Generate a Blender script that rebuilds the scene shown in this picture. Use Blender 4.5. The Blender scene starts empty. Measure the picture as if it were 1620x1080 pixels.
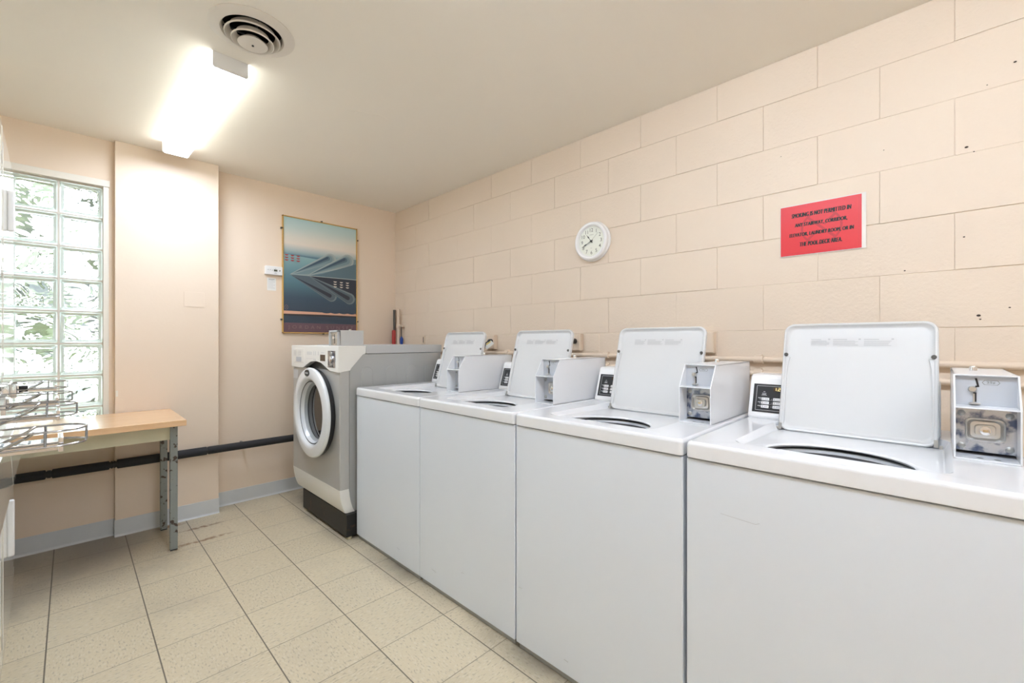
import bpy, bmesh, math, random
from mathutils import Vector, Matrix
random.seed(7)
PI = math.pi
sc = bpy.context.scene
COL = sc.collection
CAMH = 1.21

# ------------------------------------------------------------------ materials
def new_mat(name):
    m = bpy.data.materials.new(name); m.use_nodes = True
    nt = m.node_tree
    b = nt.nodes['Principled BSDF']
    return m, nt, b

def mat(name, col, rough=0.5, metal=0.0, coat=0.0, bump=None, vary=None, ior=1.5, emit=None, spec=0.5):
    m, nt, b = new_mat(name)
    b.inputs['Base Color'].default_value = (*col, 1)
    b.inputs['Roughness'].default_value = rough
    b.inputs['Metallic'].default_value = metal
    b.inputs['IOR'].default_value = ior
    b.inputs['Specular IOR Level'].default_value = spec
    b.inputs['Coat Weight'].default_value = coat
    b.inputs['Coat Roughness'].default_value = 0.06
    if emit:
        b.inputs['Emission Color'].default_value = (*emit[0], 1)
        b.inputs['Emission Strength'].default_value = emit[1]
    tc = nt.nodes.new('ShaderNodeTexCoord')
    if vary:   # (scale, second colour, lo, hi)
        n = nt.nodes.new('ShaderNodeTexNoise'); n.inputs['Scale'].default_value = vary[0]; n.inputs['Detail'].default_value = 6
        r = nt.nodes.new('ShaderNodeValToRGB'); r.color_ramp.elements[0].position = vary[2]; r.color_ramp.elements[1].position = vary[3]
        r.color_ramp.elements[0].color = (*col, 1); r.color_ramp.elements[1].color = (*vary[1], 1)
        nt.links.new(tc.outputs['Object'], n.inputs['Vector']); nt.links.new(n.outputs['Fac'], r.inputs['Fac'])
        nt.links.new(r.outputs['Color'], b.inputs['Base Color'])
    if bump:   # (scale, strength, distance)
        n = nt.nodes.new('ShaderNodeTexNoise'); n.inputs['Scale'].default_value = bump[0]; n.inputs['Detail'].default_value = 4
        bp = nt.nodes.new('ShaderNodeBump'); bp.inputs['Strength'].default_value = bump[1]; bp.inputs['Distance'].default_value = bump[2]
        nt.links.new(tc.outputs['Object'], n.inputs['Vector']); nt.links.new(n.outputs['Fac'], bp.inputs['Height'])
        nt.links.new(bp.outputs['Normal'], b.inputs['Normal'])
    return m

PEACH = (0.74, 0.63, 0.515)
M = {}
M['block'] = mat('painted_block', PEACH, 0.55, bump=(90, 0.35, 0.004), vary=(1.3, (0.77, 0.66, 0.54), 0.35, 0.7))
M['plaster'] = mat('painted_plaster', (0.80, 0.675, 0.545), 0.6, bump=(60, 0.12, 0.003), vary=(1.5, (0.82, 0.695, 0.57), 0.35, 0.7))
M['beige_paint'] = mat('beige_painted_metal', (0.74, 0.62, 0.50), 0.45, bump=(70, 0.2, 0.002))
M['ceiling'] = mat('ceiling_paint', (0.89, 0.85, 0.775), 0.8, bump=(40, 0.08, 0.003), vary=(0.9, (0.90, 0.86, 0.785), 0.35, 0.7))
M['base'] = mat('vinyl_baseboard', (0.60, 0.63, 0.65), 0.45, vary=(6, (0.65, 0.675, 0.69), 0.35, 0.7))
M['white'] = mat('white_enamel', (0.745, 0.76, 0.785), 0.13, coat=0.25, vary=(2.0, (0.755, 0.77, 0.795), 0.3, 0.7))
M['white_panel'] = mat('white_painted_steel', (0.685, 0.735, 0.80), 0.28, bump=(500, 0.04, 0.0006))
M['white_plastic'] = mat('white_plastic', (0.85, 0.855, 0.86), 0.35)
M['white_box'] = mat('white_coin_box_steel', (0.745, 0.76, 0.785), 0.22)
M['lid_inner'] = mat('lid_white', (0.65, 0.66, 0.665), 0.25)
M['plate_blue'] = mat('pale_blue_steel', (0.50, 0.53, 0.575), 0.35)
M['black'] = mat('black_plastic', (0.018, 0.018, 0.02), 0.35)
M['black_matte'] = mat('black_rubber', (0.03, 0.03, 0.032), 0.7)
M['panel_black'] = mat('black_panel_print', (0.022, 0.023, 0.026), 0.3)
M['panel_grey'] = mat('grey_panel_line', (0.55, 0.56, 0.57), 0.4)
M['dark_gap'] = mat('dark_gap', (0.05, 0.05, 0.055), 0.8)
M['kick_grey'] = mat('grey_toe_strip', (0.36, 0.37, 0.37), 0.5)
M['tub_grey'] = mat('grey_tub_plastic', (0.50, 0.53, 0.56), 0.35)
M['tub_light'] = mat('light_tub_plastic', (0.66, 0.69, 0.72), 0.35)
M['chrome'] = mat('chrome', (0.78, 0.78, 0.79), 0.12, metal=1.0)
M['guard_wire'] = mat('chromed_wire', (0.42, 0.42, 0.43), 0.2, metal=1.0)
M['steel'] = mat('steel_painted_reflections', (0.50, 0.53, 0.58), 0.22, metal=1.0, vary=(38, (0.10, 0.13, 0.22), 0.46, 0.62))  # navy noise patches paint dark reflections into the steel colour
M['steel_soft'] = mat('satin_steel', (0.62, 0.61, 0.58), 0.35, metal=1.0)
M['brass'] = mat('brass_lock', (0.62, 0.50, 0.33), 0.3, metal=1.0)
M['rivet'] = mat('rivet_steel', (0.42, 0.42, 0.40), 0.4, metal=0.8)
M['grey_paint'] = mat('silver_grey_paint', (0.45, 0.46, 0.455), 0.38, metal=0.25)
M['grey_front'] = mat('silver_front_paint', (0.50, 0.50, 0.485), 0.35, metal=0.3)
M['grey_box'] = mat('grey_coin_box_paint', (0.52, 0.53, 0.535), 0.45)
M['cream_plastic'] = mat('cream_white_plastic', (0.82, 0.82, 0.79), 0.35)
M['ring_white'] = mat('white_door_ring', (0.76, 0.79, 0.82), 0.18, coat=0.3)
M['seal_grey'] = mat('grey_door_seal', (0.33, 0.36, 0.38), 0.4)
M['door_glass'] = mat('dark_door_glass', (0.012, 0.009, 0.007), 0.03, ior=1.6)
M['plinth'] = mat('black_painted_plinth', (0.012, 0.011, 0.010), 0.5, vary=(16, (0.10, 0.040, 0.018), 0.63, 0.80))
M['cream_gloss'] = mat('cream_gloss_enamel', (0.74, 0.73, 0.66), 0.06, coat=0.5)
M['wood'] = None
M['apron'] = mat('pale_green_painted_steel', (0.66, 0.65, 0.49), 0.45, vary=(9, (0.70, 0.68, 0.53), 0.4, 0.7))
M['legsteel'] = mat('chipped_grey_leg_paint', (0.27, 0.30, 0.295), 0.4, metal=0.2, vary=(30, (0.07, 0.05, 0.042), 0.58, 0.63))
M['foam'] = mat('black_pipe_foam', (0.022, 0.022, 0.025), 0.75, bump=(60, 0.3, 0.004))
M['tape'] = mat('black_tape', (0.012, 0.012, 0.013), 0.4)
M['gold'] = mat('gold_frame', (0.72, 0.50, 0.20), 0.25, metal=1.0)
M['paper'] = mat('white_paper', (0.82, 0.82, 0.80), 0.6)
M['print_grey'] = mat('grey_print', (0.42, 0.43, 0.44), 0.6)
M['print_pale'] = mat('pale_grey_print', (0.60, 0.61, 0.62), 0.6)
M['label_paper'] = mat('pale_label', (0.60, 0.605, 0.61), 0.45)
M['black_print'] = mat('black_print', (0.012, 0.010, 0.010), 0.5)
M['red_sign'] = mat('red_sign_print', (0.70, 0.022, 0.036), 0.35, coat=0.6)
M['red_dark'] = mat('dark_red_print', (0.50, 0.020, 0.034), 0.35, coat=0.6)
M['laminate'] = mat('laminate_film', (0.80, 0.78, 0.75), 0.12, coat=0.8)
M['clock_face'] = mat('cream_clock_face', (0.80, 0.82, 0.74), 0.5)
M['clock_ink'] = mat('grey_clock_numerals', (0.16, 0.16, 0.14), 0.5)
M['vent_white'] = mat('vent_paint', (0.78, 0.74, 0.68), 0.5)
M['duct'] = mat('dark_duct', (0.012, 0.012, 0.014), 0.3)
M['fixture'] = mat('white_fixture_metal', (0.88, 0.91, 0.94), 0.4)
M['diffuser'] = mat('lit_diffuser', (0.9, 0.9, 0.88), 0.4, emit=((0.85, 0.955, 1.13), 10.0))
M['diffuser_new'] = mat('lit_diffuser_new_tube', (0.9, 0.9, 0.88), 0.4, emit=((0.82, 0.955, 1.16), 5.4))  # glow of the two added out-of-view fixtures
M['diffuser_new_side'] = mat('lit_diffuser_new_tube_side', (0.9, 0.9, 0.88), 0.4, emit=((0.84, 0.955, 1.12), 8.0))  # side glow of the added fixtures, lifts the ceiling
M['diffuser_side'] = mat('lit_diffuser_side', (0.9, 0.9, 0.88), 0.4, emit=((0.95, 0.97, 0.88), 1.5))
M['label_text'] = mat('label_small_print', (0.40, 0.41, 0.42), 0.5)
M['nick'] = mat('dark_paint_chip', (0.06, 0.045, 0.035), 0.8)
M['scuff'] = mat('grey_scuff', (0.47, 0.49, 0.53), 0.5)
M['led'] = mat('amber_display_digits', (0.55, 0.45, 0.18), 0.4, emit=((1.0, 0.80, 0.30), 0.28))
M['led_off'] = mat('display_window', (0.085, 0.055, 0.035), 0.25)
M['red'] = mat('red_plastic', (0.42, 0.035, 0.03), 0.35)
M['blue'] = mat('blue_plastic', (0.02, 0.07, 0.35), 0.35)
M['rod'] = mat('dark_metal_rod', (0.10, 0.095, 0.085), 0.35, metal=0.5)
M['yellow'] = mat('yellow_tag_print', (0.75, 0.58, 0.08), 0.5)
M['win_frame'] = mat('white_window_frame', (0.80, 0.77, 0.70), 0.4)
M['mortar'] = mat('window_mortar', (0.70, 0.66, 0.60), 0.7)
M['badge'] = mat('dark_badge', (0.03, 0.035, 0.035), 0.3)
M['silver_print'] = mat('silver_print', (0.55, 0.56, 0.56), 0.35)

def wood_mat():
    m, nt, b = new_mat('beech_laminate')
    tc = nt.nodes.new('ShaderNodeTexCoord'); mp = nt.nodes.new('ShaderNodeMapping')
    mp.inputs['Scale'].default_value = (2.0, 34, 34)
    n = nt.nodes.new('ShaderNodeTexNoise'); n.inputs['Scale'].default_value = 2.2; n.inputs['Detail'].default_value = 7; n.inputs['Distortion'].default_value = 0.4
    r = nt.nodes.new('ShaderNodeValToRGB')
    r.color_ramp.elements[0].position = 0.3; r.color_ramp.elements[1].position = 0.75
    r.color_ramp.elements[0].color = (0.74, 0.47, 0.255, 1); r.color_ramp.elements[1].color = (0.82, 0.55, 0.325, 1)
    nt.links.new(tc.outputs['Object'], mp.inputs['Vector']); nt.links.new(mp.outputs['Vector'], n.inputs['Vector'])
    nt.links.new(n.outputs['Fac'], r.inputs['Fac']); nt.links.new(r.outputs['Color'], b.inputs['Base Color'])
    b.inputs['Roughness'].default_value = 0.26; b.inputs['Coat Weight'].default_value = 0.5; b.inputs['Coat Roughness'].default_value = 0.2
    return m
M['wood'] = wood_mat()

class NT:
    """terse node building"""
    def __init__(s, nt): s.nt = nt
    def val(s, x, sock):
        if hasattr(x, 'is_linked') or isinstance(x, bpy.types.NodeSocket): s.nt.links.new(x, sock)
        else: sock.default_value = x
    def math(s, op, a, b=0.0, clamp=False):
        n = s.nt.nodes.new('ShaderNodeMath'); n.operation = op; n.use_clamp = clamp
        s.val(a, n.inputs[0]); s.val(b, n.inputs[1]); return n.outputs[0]
    def mix(s, f, a, b):
        n = s.nt.nodes.new('ShaderNodeMix'); n.data_type = 'RGBA'
        s.val(f, n.inputs['Factor'])
        for x, i in ((a, 6), (b, 7)):
            if isinstance(x, bpy.types.NodeSocket): s.nt.links.new(x, n.inputs[i])
            else: n.inputs[i].default_value = (*x, 1)
        return n.outputs[2]
    def noise(s, vec, scale, detail=4, dist=0.0):
        n = s.nt.nodes.new('ShaderNodeTexNoise'); n.inputs['Scale'].default_value = scale; n.inputs['Detail'].default_value = detail; n.inputs['Distortion'].default_value = dist
        s.nt.links.new(vec, n.inputs['Vector']); return n.outputs['Fac']
    def ramp(s, f, lo, hi):
        n = s.nt.nodes.new('ShaderNodeMapRange'); n.inputs['From Min'].default_value = lo; n.inputs['From Max'].default_value = hi; n.clamp = True
        s.val(f, n.inputs['Value']); return n.outputs['Result']

def floor_mat():
    m, nt, b = new_mat('vinyl_floor_tile')
    g = NT(nt)
    tc = nt.nodes.new('ShaderNodeTexCoord'); P = tc.outputs['Object']
    sp = nt.nodes.new('ShaderNodeSeparateXYZ'); nt.links.new(P, sp.inputs[0])
    X, Y = sp.outputs[0], sp.outputs[1]
    tx = g.math('DIVIDE', g.math('SUBTRACT', X, 0.2385 - 0.3065 * 10), 0.3065)
    ty = g.math('DIVIDE', g.math('SUBTRACT', Y, 1.565 - 0.3105 * 10), 0.3105)
    fx = g.math('FRACT', tx); fy = g.math('FRACT', ty)
    ix = g.math('FLOOR', tx); iy = g.math('FLOOR', ty)
    ex = g.math('MINIMUM', fx, g.math('SUBTRACT', 1.0, fx)); ey = g.math('MINIMUM', fy, g.math('SUBTRACT', 1.0, fy))
    lx = g.math('SUBTRACT', 1.0, g.ramp(ex, 0.0050, 0.0095)); ly = g.math('MULTIPLY', g.math('SUBTRACT', 1.0, g.ramp(ey, 0.0035, 0.0080)), 0.72)
    line = g.math('MAXIMUM', lx, ly)
    cid = nt.nodes.new('ShaderNodeCombineXYZ'); nt.links.new(ix, cid.inputs[0]); nt.links.new(iy, cid.inputs[1])
    wn = nt.nodes.new('ShaderNodeTexWhiteNoise'); wn.noise_dimensions = '2D'; nt.links.new(cid.outputs[0], wn.inputs['Vector'])
    # streak direction alternates from tile to tile
    par = g.math('MODULO', g.math('ADD', ix, iy), 2.0)
    def streak(sx, sy):
        mp = nt.nodes.new('ShaderNodeMapping'); mp.inputs['Scale'].default_value = (sx, sy, 1); nt.links.new(P, mp.inputs['Vector']); return mp.outputs['Vector']
    n1 = g.noise(streak(55, 150), 1.0, 3); n2 = g.noise(streak(150, 55), 1.0, 3)
    mx = nt.nodes.new('ShaderNodeMix'); nt.links.new(par, mx.inputs['Factor']); nt.links.new(n1, mx.inputs[2]); nt.links.new(n2, mx.inputs[3])
    fleck = mx.outputs[0]
    col = g.mix(g.ramp(wn.outputs['Value'], 0, 1), (0.60, 0.52, 0.37), (0.65, 0.565, 0.405))
    col = g.mix(g.math('MULTIPLY', g.ramp(fleck, 0.56, 0.66), 0.6), col, (0.70, 0.645, 0.54))
    col = g.mix(g.math('MULTIPLY', g.ramp(fleck, 0.42, 0.34), 0.55), col, (0.27, 0.24, 0.195))
    big = g.noise(P, 2.3, 5, 0.4)
    col = g.mix(g.math('MULTIPLY', g.ramp(big, 0.50, 0.78), 0.30), col, (0.33, 0.30, 0.25))
    # grime with painted-in shade by end wall and table; darker strip along washers
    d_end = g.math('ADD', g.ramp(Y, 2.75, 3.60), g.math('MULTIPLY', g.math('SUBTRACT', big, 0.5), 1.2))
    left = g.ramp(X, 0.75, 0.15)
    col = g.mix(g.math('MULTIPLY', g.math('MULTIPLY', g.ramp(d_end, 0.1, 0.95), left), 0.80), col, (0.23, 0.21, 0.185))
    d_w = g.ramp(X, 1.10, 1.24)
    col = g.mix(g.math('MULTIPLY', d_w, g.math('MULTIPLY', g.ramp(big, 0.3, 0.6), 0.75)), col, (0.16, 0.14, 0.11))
    # rust marks trailing off the table legs
    for (cx, cy, hx, hy) in ((0.56, 3.196, 0.20, 0.024), (0.465, 3.585, 0.09, 0.034), (0.61, 3.428, 0.13, 0.024), (0.42, 3.170, 0.035, 0.035)):
        dx = g.math('DIVIDE', g.math('SUBTRACT', X, cx), hx); dy = g.math('DIVIDE', g.math('SUBTRACT', Y, cy), hy)
        d = g.math('ADD', g.math('MULTIPLY', dx, dx), g.math('MULTIPLY', dy, dy))
        f = g.math('MULTIPLY', g.ramp(d, 1.0, 0.1), g.ramp(g.noise(P, 40, 4), 0.36, 0.54))
        col = g.mix(g.math('MULTIPLY', f, 0.85), col, (0.20, 0.085, 0.022))
    col = g.mix(g.math('MULTIPLY', line, 0.85), col, (0.085, 0.07, 0.052))
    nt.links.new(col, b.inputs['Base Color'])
    b.inputs['Roughness'].default_value = 0.42
    bp = nt.nodes.new('ShaderNodeBump'); bp.inputs['Strength'].default_value = 0.25; bp.inputs['Distance'].default_value = 0.003
    nt.links.new(g.math('SUBTRACT', g.math('MULTIPLY', g.noise(P, 14, 3), 0.4), line), bp.inputs['Height'])
    nt.links.new(bp.outputs['Normal'], b.inputs['Normal'])
    return m
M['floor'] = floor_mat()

def glass_mat(name, wavy):
    m, nt, b = new_mat(name)
    g = NT(nt)
    b.inputs['Base Color'].default_value = (0.97, 0.99, 0.975, 1)
    b.inputs['Roughness'].default_value = 0.0
    b.inputs['Transmission Weight'].default_value = 1.0
    b.inputs['IOR'].default_value = 1.45
    if wavy:
        tc = nt.nodes.new('ShaderNodeTexCoord')
        mp = nt.nodes.new('ShaderNodeMapping'); mp.inputs['Rotation'].default_value = (0, 0.6, 0); mp.inputs['Scale'].default_value = (5.5, 5.5, 9.5)
        nt.links.new(tc.outputs['Object'], mp.inputs['Vector'])
        h = g.noise(mp.outputs['Vector'], 1.0, 1.5, 0.9)
        bp = nt.nodes.new('ShaderNodeBump'); bp.inputs['Strength'].default_value = 1.0; bp.inputs['Distance'].default_value = 0.075
        nt.links.new(h, bp.inputs['Height']); nt.links.new(bp.outputs['Normal'], b.inputs['Normal'])
    return m
M['glass_wavy'] = glass_mat('wavy_glass', True)
M['glass_rim'] = mat('milky_glass_rim', (0.60, 0.67, 0.63), 0.12, coat=0.4)
_b = M['glass_rim'].node_tree.nodes['Principled BSDF']; _b.inputs['Transmission Weight'].default_value = 0.5; _b.inputs['Roughness'].default_value = 0.35

def zramp_mat(name, stops, z0, z1, axis=2, coat=0.5):
    """printed colour gradient along an axis of the sheet (a print on paper)"""
    m, nt, b = new_mat(name)
    g = NT(nt)
    tc = nt.nodes.new('ShaderNodeTexCoord'); sp = nt.nodes.new('ShaderNodeSeparateXYZ'); nt.links.new(tc.outputs['Object'], sp.inputs[0])
    f = g.ramp(sp.outputs[axis], z0, z1)
    r = nt.nodes.new('ShaderNodeValToRGB'); cr = r.color_ramp
    cr.elements[0].position = stops[0][0]; cr.elements[0].color = (*stops[0][1], 1)
    cr.elements[1].position = stops[-1][0]; cr.elements[1].color = (*stops[-1][1], 1)
    for p, c in stops[1:-1]:
        e = cr.elements.new(p); e.color = (*c, 1)
    nt.links.new(f, r.inputs['Fac']); nt.links.new(r.outputs['Color'], b.inputs['Base Color'])
    b.inputs['Roughness'].default_value = 0.4; b.inputs['Coat Weight'].default_value = coat; b.inputs['Coat Roughness'].default_value = 0.03
    return m

# ------------------------------------------------------------------ mesh building
ORG = {}
class MB:
    def __init__(s): s.bm = bmesh.new()
    def add(s, tmp, m=0, xf=None):
        if xf is not None: tmp.transform(xf)
        for f in tmp.faces: f.material_index = m
        me = bpy.data.meshes.new('t'); tmp.to_mesh(me); tmp.free()
        s.bm.from_mesh(me); bpy.data.meshes.remove(me)
    def box(s, x0, x1, y0, y1, z0, z1, m=0, bev=0.0, seg=2, xf=None, skip=None):
        t = bmesh.new()
        bmesh.ops.create_cube(t, size=1.0)
        for v in t.verts:
            v.co = Vector((x0 + (v.co.x + .5) * (x1 - x0), y0 + (v.co.y + .5) * (y1 - y0), z0 + (v.co.z + .5) * (z1 - z0)))
        if bev > 0: bmesh.ops.bevel(t, geom=t.edges[:], offset=bev, segments=seg, profile=0.5, affect='EDGES')
        if skip:
            ax, sg = 'xyz'.index(skip[0]), (1 if skip[1] == '+' else -1)
            ds = [f for f in t.faces if f.normal[ax] * sg > 0.99]
            bmesh.ops.delete(t, geom=ds, context='FACES')
        s.add(t, m, xf)
    def prism(s, pts, axis, a0, a1, m=0, bev=0.0, xf=None):
        """polygon pts in the two other axes, extruded along axis (0,1,2)"""
        t = bmesh.new()
        def mk(p, a):
            c = [0, 0, 0]; o = [i for i in range(3) if i != axis]
            c[o[0]], c[o[1]], c[axis] = p[0], p[1], a
            return t.verts.new(c)
        A = [mk(p, a0) for p in pts]; B = [mk(p, a1) for p in pts]
        t.faces.new(A); t.faces.new(B[::-1])
        n = len(pts)
        for i in range(n): t.faces.new((A[i], B[i], B[(i + 1) % n], A[(i + 1) % n]))
        bmesh.ops.recalc_face_normals(t, faces=t.faces[:])
        if bev > 0: bmesh.ops.bevel(t, geom=t.edges[:], offset=bev, segments=2, profile=0.5, affect='EDGES')
        s.add(t, m, xf)
    def loops(s, rings, m=0, cap0=False, cap1=False, closed=True, xf=None):
        """skin a list of equal-length vertex loops"""
        t = bmesh.new()
        R = [[t.verts.new(p) for p in r] for r in rings]
        n = len(R[0])
        for a, b in zip(R, R[1:]):
            for i in range(n if closed else n - 1):
                t.faces.new((a[i], a[(i + 1) % n], b[(i + 1) % n], b[i]))
        if cap0: t.faces.new(R[0][::-1])
        if cap1: t.faces.new(R[-1])
        bmesh.ops.recalc_face_normals(t, faces=t.faces[:])
        s.add(t, m, xf)
    def tube(s, pts, r, m=0, n=10, closed=False, cap=True):
        pts = [Vector(p) for p in pts]; N = len(pts)
        T = []
        for i in range(N):
            a = pts[(i - 1) % N] if (closed or i > 0) else pts[i]
            b = pts[(i + 1) % N] if (closed or i < N - 1) else pts[i]
            T.append((b - a).normalized())
        up = Vector((0, 0, 1)) if abs(T[0].z) < 0.9 else Vector((1, 0, 0))
        u = T[0].cross(up).normalized()
        rings = []
        for i in range(N):
            u = (u - T[i] * u.dot(T[i])).normalized(); v = T[i].cross(u)
            rr = r[i] if isinstance(r, (list, tuple)) else r
            rings.append([pts[i] + (u * math.cos(2 * PI * k / n) + v * math.sin(2 * PI * k / n)) * rr for k in range(n)])
        if closed: rings.append(rings[0])
        s.loops(rings, m, cap0=cap and not closed, cap1=cap and not closed)
    def lathe(s, prof, c, axis, m=0, n=48, cap0=False, cap1=False, sy=1.0):
        """prof: (radius, position along axis)"""
        rings = []
        for r, a in prof:
            ring = []
            for k in range(n):
                p, q = r * math.cos(2 * PI * k / n), r * math.sin(2 * PI * k / n)
                o = {0: (a, p, q * sy), 1: (p, a, q * sy), 2: (p, q, a)}[axis]
                ring.append(Vector(c) + Vector(o))
            rings.append(ring)
        s.loops(rings, m, cap0, cap1)
    def flat(s, loops3, m=0):
        """planar region with holes from closed 3-D loops"""
        t = bmesh.new(); es = []
        for lp in loops3:
            vs = [t.verts.new(p) for p in lp]
            for i in range(len(vs)): es.append(t.edges.new((vs[i], vs[(i + 1) % len(vs)])))
        bmesh.ops.triangle_fill(t, edges=es, use_beauty=True)
        bmesh.ops.recalc_face_normals(t, faces=t.faces[:])
        s.add(t, m)
    def mesh(s, me, xf, m=0):
        t = bmesh.new(); t.from_mesh(me); s.add(t, m, xf)
    def build(s, name, mats, parent=None, smooth=35, origin=None):
        bmesh.ops.remove_doubles(s.bm, verts=s.bm.verts[:], dist=1e-6)
        o_ = Vector(origin) if origin is not None else (ORG[parent.name] if parent else Vector((0, 0, 0)))
        for v in s.bm.verts: v.co -= o_
        me = bpy.data.meshes.new(name); s.bm.to_mesh(me); s.bm.free()
        for m in (mats if isinstance(mats, (list, tuple)) else [mats]): me.materials.append(M[m] if isinstance(m, str) else m)
        for p in me.polygons: p.use_smooth = True
        me.set_sharp_from_angle(angle=math.radians(smooth))
        o = bpy.data.objects.new(name, me); COL.objects.link(o)
        wn_ = o.modifiers.new('weighted', 'WEIGHTED_NORMAL'); wn_.keep_sharp = True; wn_.weight = 90
        if parent: o.parent = parent
        elif origin is not None: o.location = o_
        ORG[o.name] = o_
        return o

def tag(o, label=None, cat=None, group=None, kind=None):
    for k, v in (('label', label), ('category', cat), ('group', group), ('kind', kind)):
        if v: o[k] = v
    return o
def empty(name, loc, label, cat, group=None):
    o = bpy.data.objects.new(name, None); COL.objects.link(o); o.location = loc; o.empty_display_size = 0.1
    ORG[o.name] = Vector(loc)
    return tag(o, label, cat, group)
def struct(o): o['kind'] = 'structure'; return o

def rrect(cx, cy, hx, hy, r, n=4):
    pts = []
    for (sx, sy, a0) in ((1, 1, 0), (-1, 1, 90), (-1, -1, 180), (1, -1, 270)):
        for k in range(n + 1):
            a = math.radians(a0 + 90 * k / n)
            pts.append((cx + sx * (hx - r) + r * math.cos(a), cy + sy * (hy - r) + r * math.sin(a)))
    return pts

_txt = {}
def text_mesh(body, bold=0.0, res=3, spacing=1.0):
    key = (body, bold, spacing)
    if key not in _txt:
        cu = bpy.data.curves.new('t', 'FONT'); cu.body = body; cu.size = 1.0; cu.align_x = 'CENTER'; cu.align_y = 'CENTER'
        cu.offset = bold; cu.resolution_u = res; cu.fill_mode = 'FRONT'; cu.space_character = spacing
        ob = bpy.data.objects.new('t', cu)
        me = bpy.data.meshes.new_from_object(ob)
        bpy.data.objects.remove(ob); bpy.data.curves.remove(cu)
        xs = [v.co.x for v in me.vertices]; ys = [v.co.y for v in me.vertices]
        _txt[key] = (me, min(xs), max(xs), min(ys), max(ys))
    return _txt[key]
def text_fit(mb, body, c, right, up, width, height, m=0, bold=0.0, shear=0.0, spacing=1.0):
    """letters fitted in width x height (metres), centred at c, facing right x up"""
    me, x0, x1, y0, y1 = text_mesh(body, bold, spacing=spacing)
    R, U = Vector(right).normalized(), Vector(up).normalized(); Nn = R.cross(U)
    sx = width / (x1 - x0) if width else height / (y1 - y0); sy = height / (y1 - y0)
    mt = Matrix((( *R, ), ( *U, ), ( *Nn, ))).transposed().to_4x4(); mt.translation = Vector(c)
    sh = Matrix.Identity(4); sh[0][1] = shear
    mb.mesh(me, mt @ Matrix.Diagonal((sx, sy, 1, 1)) @ sh @ Matrix.Translation((-(x0 + x1) / 2, -(y0 + y1) / 2, 0)), m)

# ------------------------------------------------------------------ the room
XR, XL, YB = 2.206, -0.97, -1.45
YE, YREC, YPIL = 3.759, 3.683, 3.637
XP0, XP1 = 0.192, 0.735
ZC = 2.457

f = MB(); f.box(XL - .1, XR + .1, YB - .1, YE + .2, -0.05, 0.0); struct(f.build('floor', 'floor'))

# ceiling with the round duct opening
VC = (0.515, 1.972)
c = MB()
outer = [(XL - .1, YB - .1, ZC), (XR + .1, YB - .1, ZC), (XR + .1, YE + .2, ZC), (XL - .1, YE + .2, ZC)]
hole = [(VC[0] + 0.112 * math.cos(2 * PI * k / 48), VC[1] + 0.112 * math.sin(2 * PI * k / 48), ZC) for k in range(48)]
c.flat([outer, hole])
c.loops([hole, [(p[0], p[1], ZC + .03) for p in hole]])
# patch where the paint has been scraped
c.prism([(1.06, 2.26), (1.20, 2.19), (1.24, 2.20), (1.17, 2.245), (1.09, 2.285)], 2, ZC - 0.0012, ZC + 0.001)
ceil = c.build('ceiling', 'ceiling'); struct(ceil)

# right wall of painted concrete blocks
w = MB()
w.box(XR + 0.0030, XR + 0.15, YB - .1, YE + .1, 0, ZC)
PITCH, BL = 0.2035, 0.4045
k0 = -6
for k in range(-7, 7):
    z0 = max(0.0, 1.2605 + PITCH * k); z1 = min(ZC, 1.2605 + PITCH * (k + 1))
    if z1 - z0 < 0.02: continue
    odd = (k % 2 == 0)       # rows that start at .16 / rows that start at -.042
    y = (0.162 if odd else -0.042) - BL * 4
    while y < YE:
        a, b = max(y, YB), min(y + BL, YE - 0.004)
        if b - a > 0.03:
            jz = random.uniform(0.0010, 0.0036); jy = random.uniform(0.0000, 0.0008)
            dx = random.uniform(-0.0012, 0.0012)
            w.box(XR + dx, XR + 0.02, a + jy, b - jy, z0 + jz * .5, z1 - jz * .5, 0, bev=0.0016, seg=2)
        y += BL
for y_, z_, r_ in ((-.100, 1.300, .0055), (-.104, 1.287, .003), (.090, 1.477, .003), (-.183, 2.141, .004), (-.071, 1.892, .005), (-.089, 1.871, .0025), (-.065, 1.578, .003), (.496, 2.028, .002), (-.171, 1.324, .003), (.15, 1.95, .002), (-.12, 2.09, .002)):
    w.lathe([(r_, -.0016), (r_ * .6, -.0022), (r_ * .05, -.0024)], (XR, y_, z_), 0, 1, n=10, cap1=True, sy=.7)    # chipped nicks in the paint
w.build('wall_right', ['block', 'nick'], smooth=50)['kind'] = 'structure'

# end wall (recess round the window, pilaster, return to the corner)
w = MB()
WX0, WX1, WZ0, WZ1 = -0.645, 0.162, 0.60, 2.20
w.box(XL - .1, WX0, YREC, YE + .2, 0, ZC)
w.box(WX1, XP0 + .005, YREC, YE + .2, 0, ZC)
w.box(WX0, WX1, YREC, YE + .2, 0, WZ0); w.box(WX0, WX1, YREC, YE + .2, WZ1, ZC)
w.box(XP0, XP1, YPIL, YE + .2, 0, ZC, bev=0.003)
w.box(XP1 - .005, XR + .1, YE, YE + .2, 0, ZC)
w.build('wall_end', 'plaster')['kind'] = 'structure'
w = MB(); w.box(XL - .12, XL, YB - .1, YE + .1, 0, ZC); w.build('wall_left', 'plaster')['kind'] = 'structure'
w = MB(); w.box(XL - .1, XR + .1, YB - .12, YB, 0, ZC); w.build('wall_back', 'plaster')['kind'] = 'structure'

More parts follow.
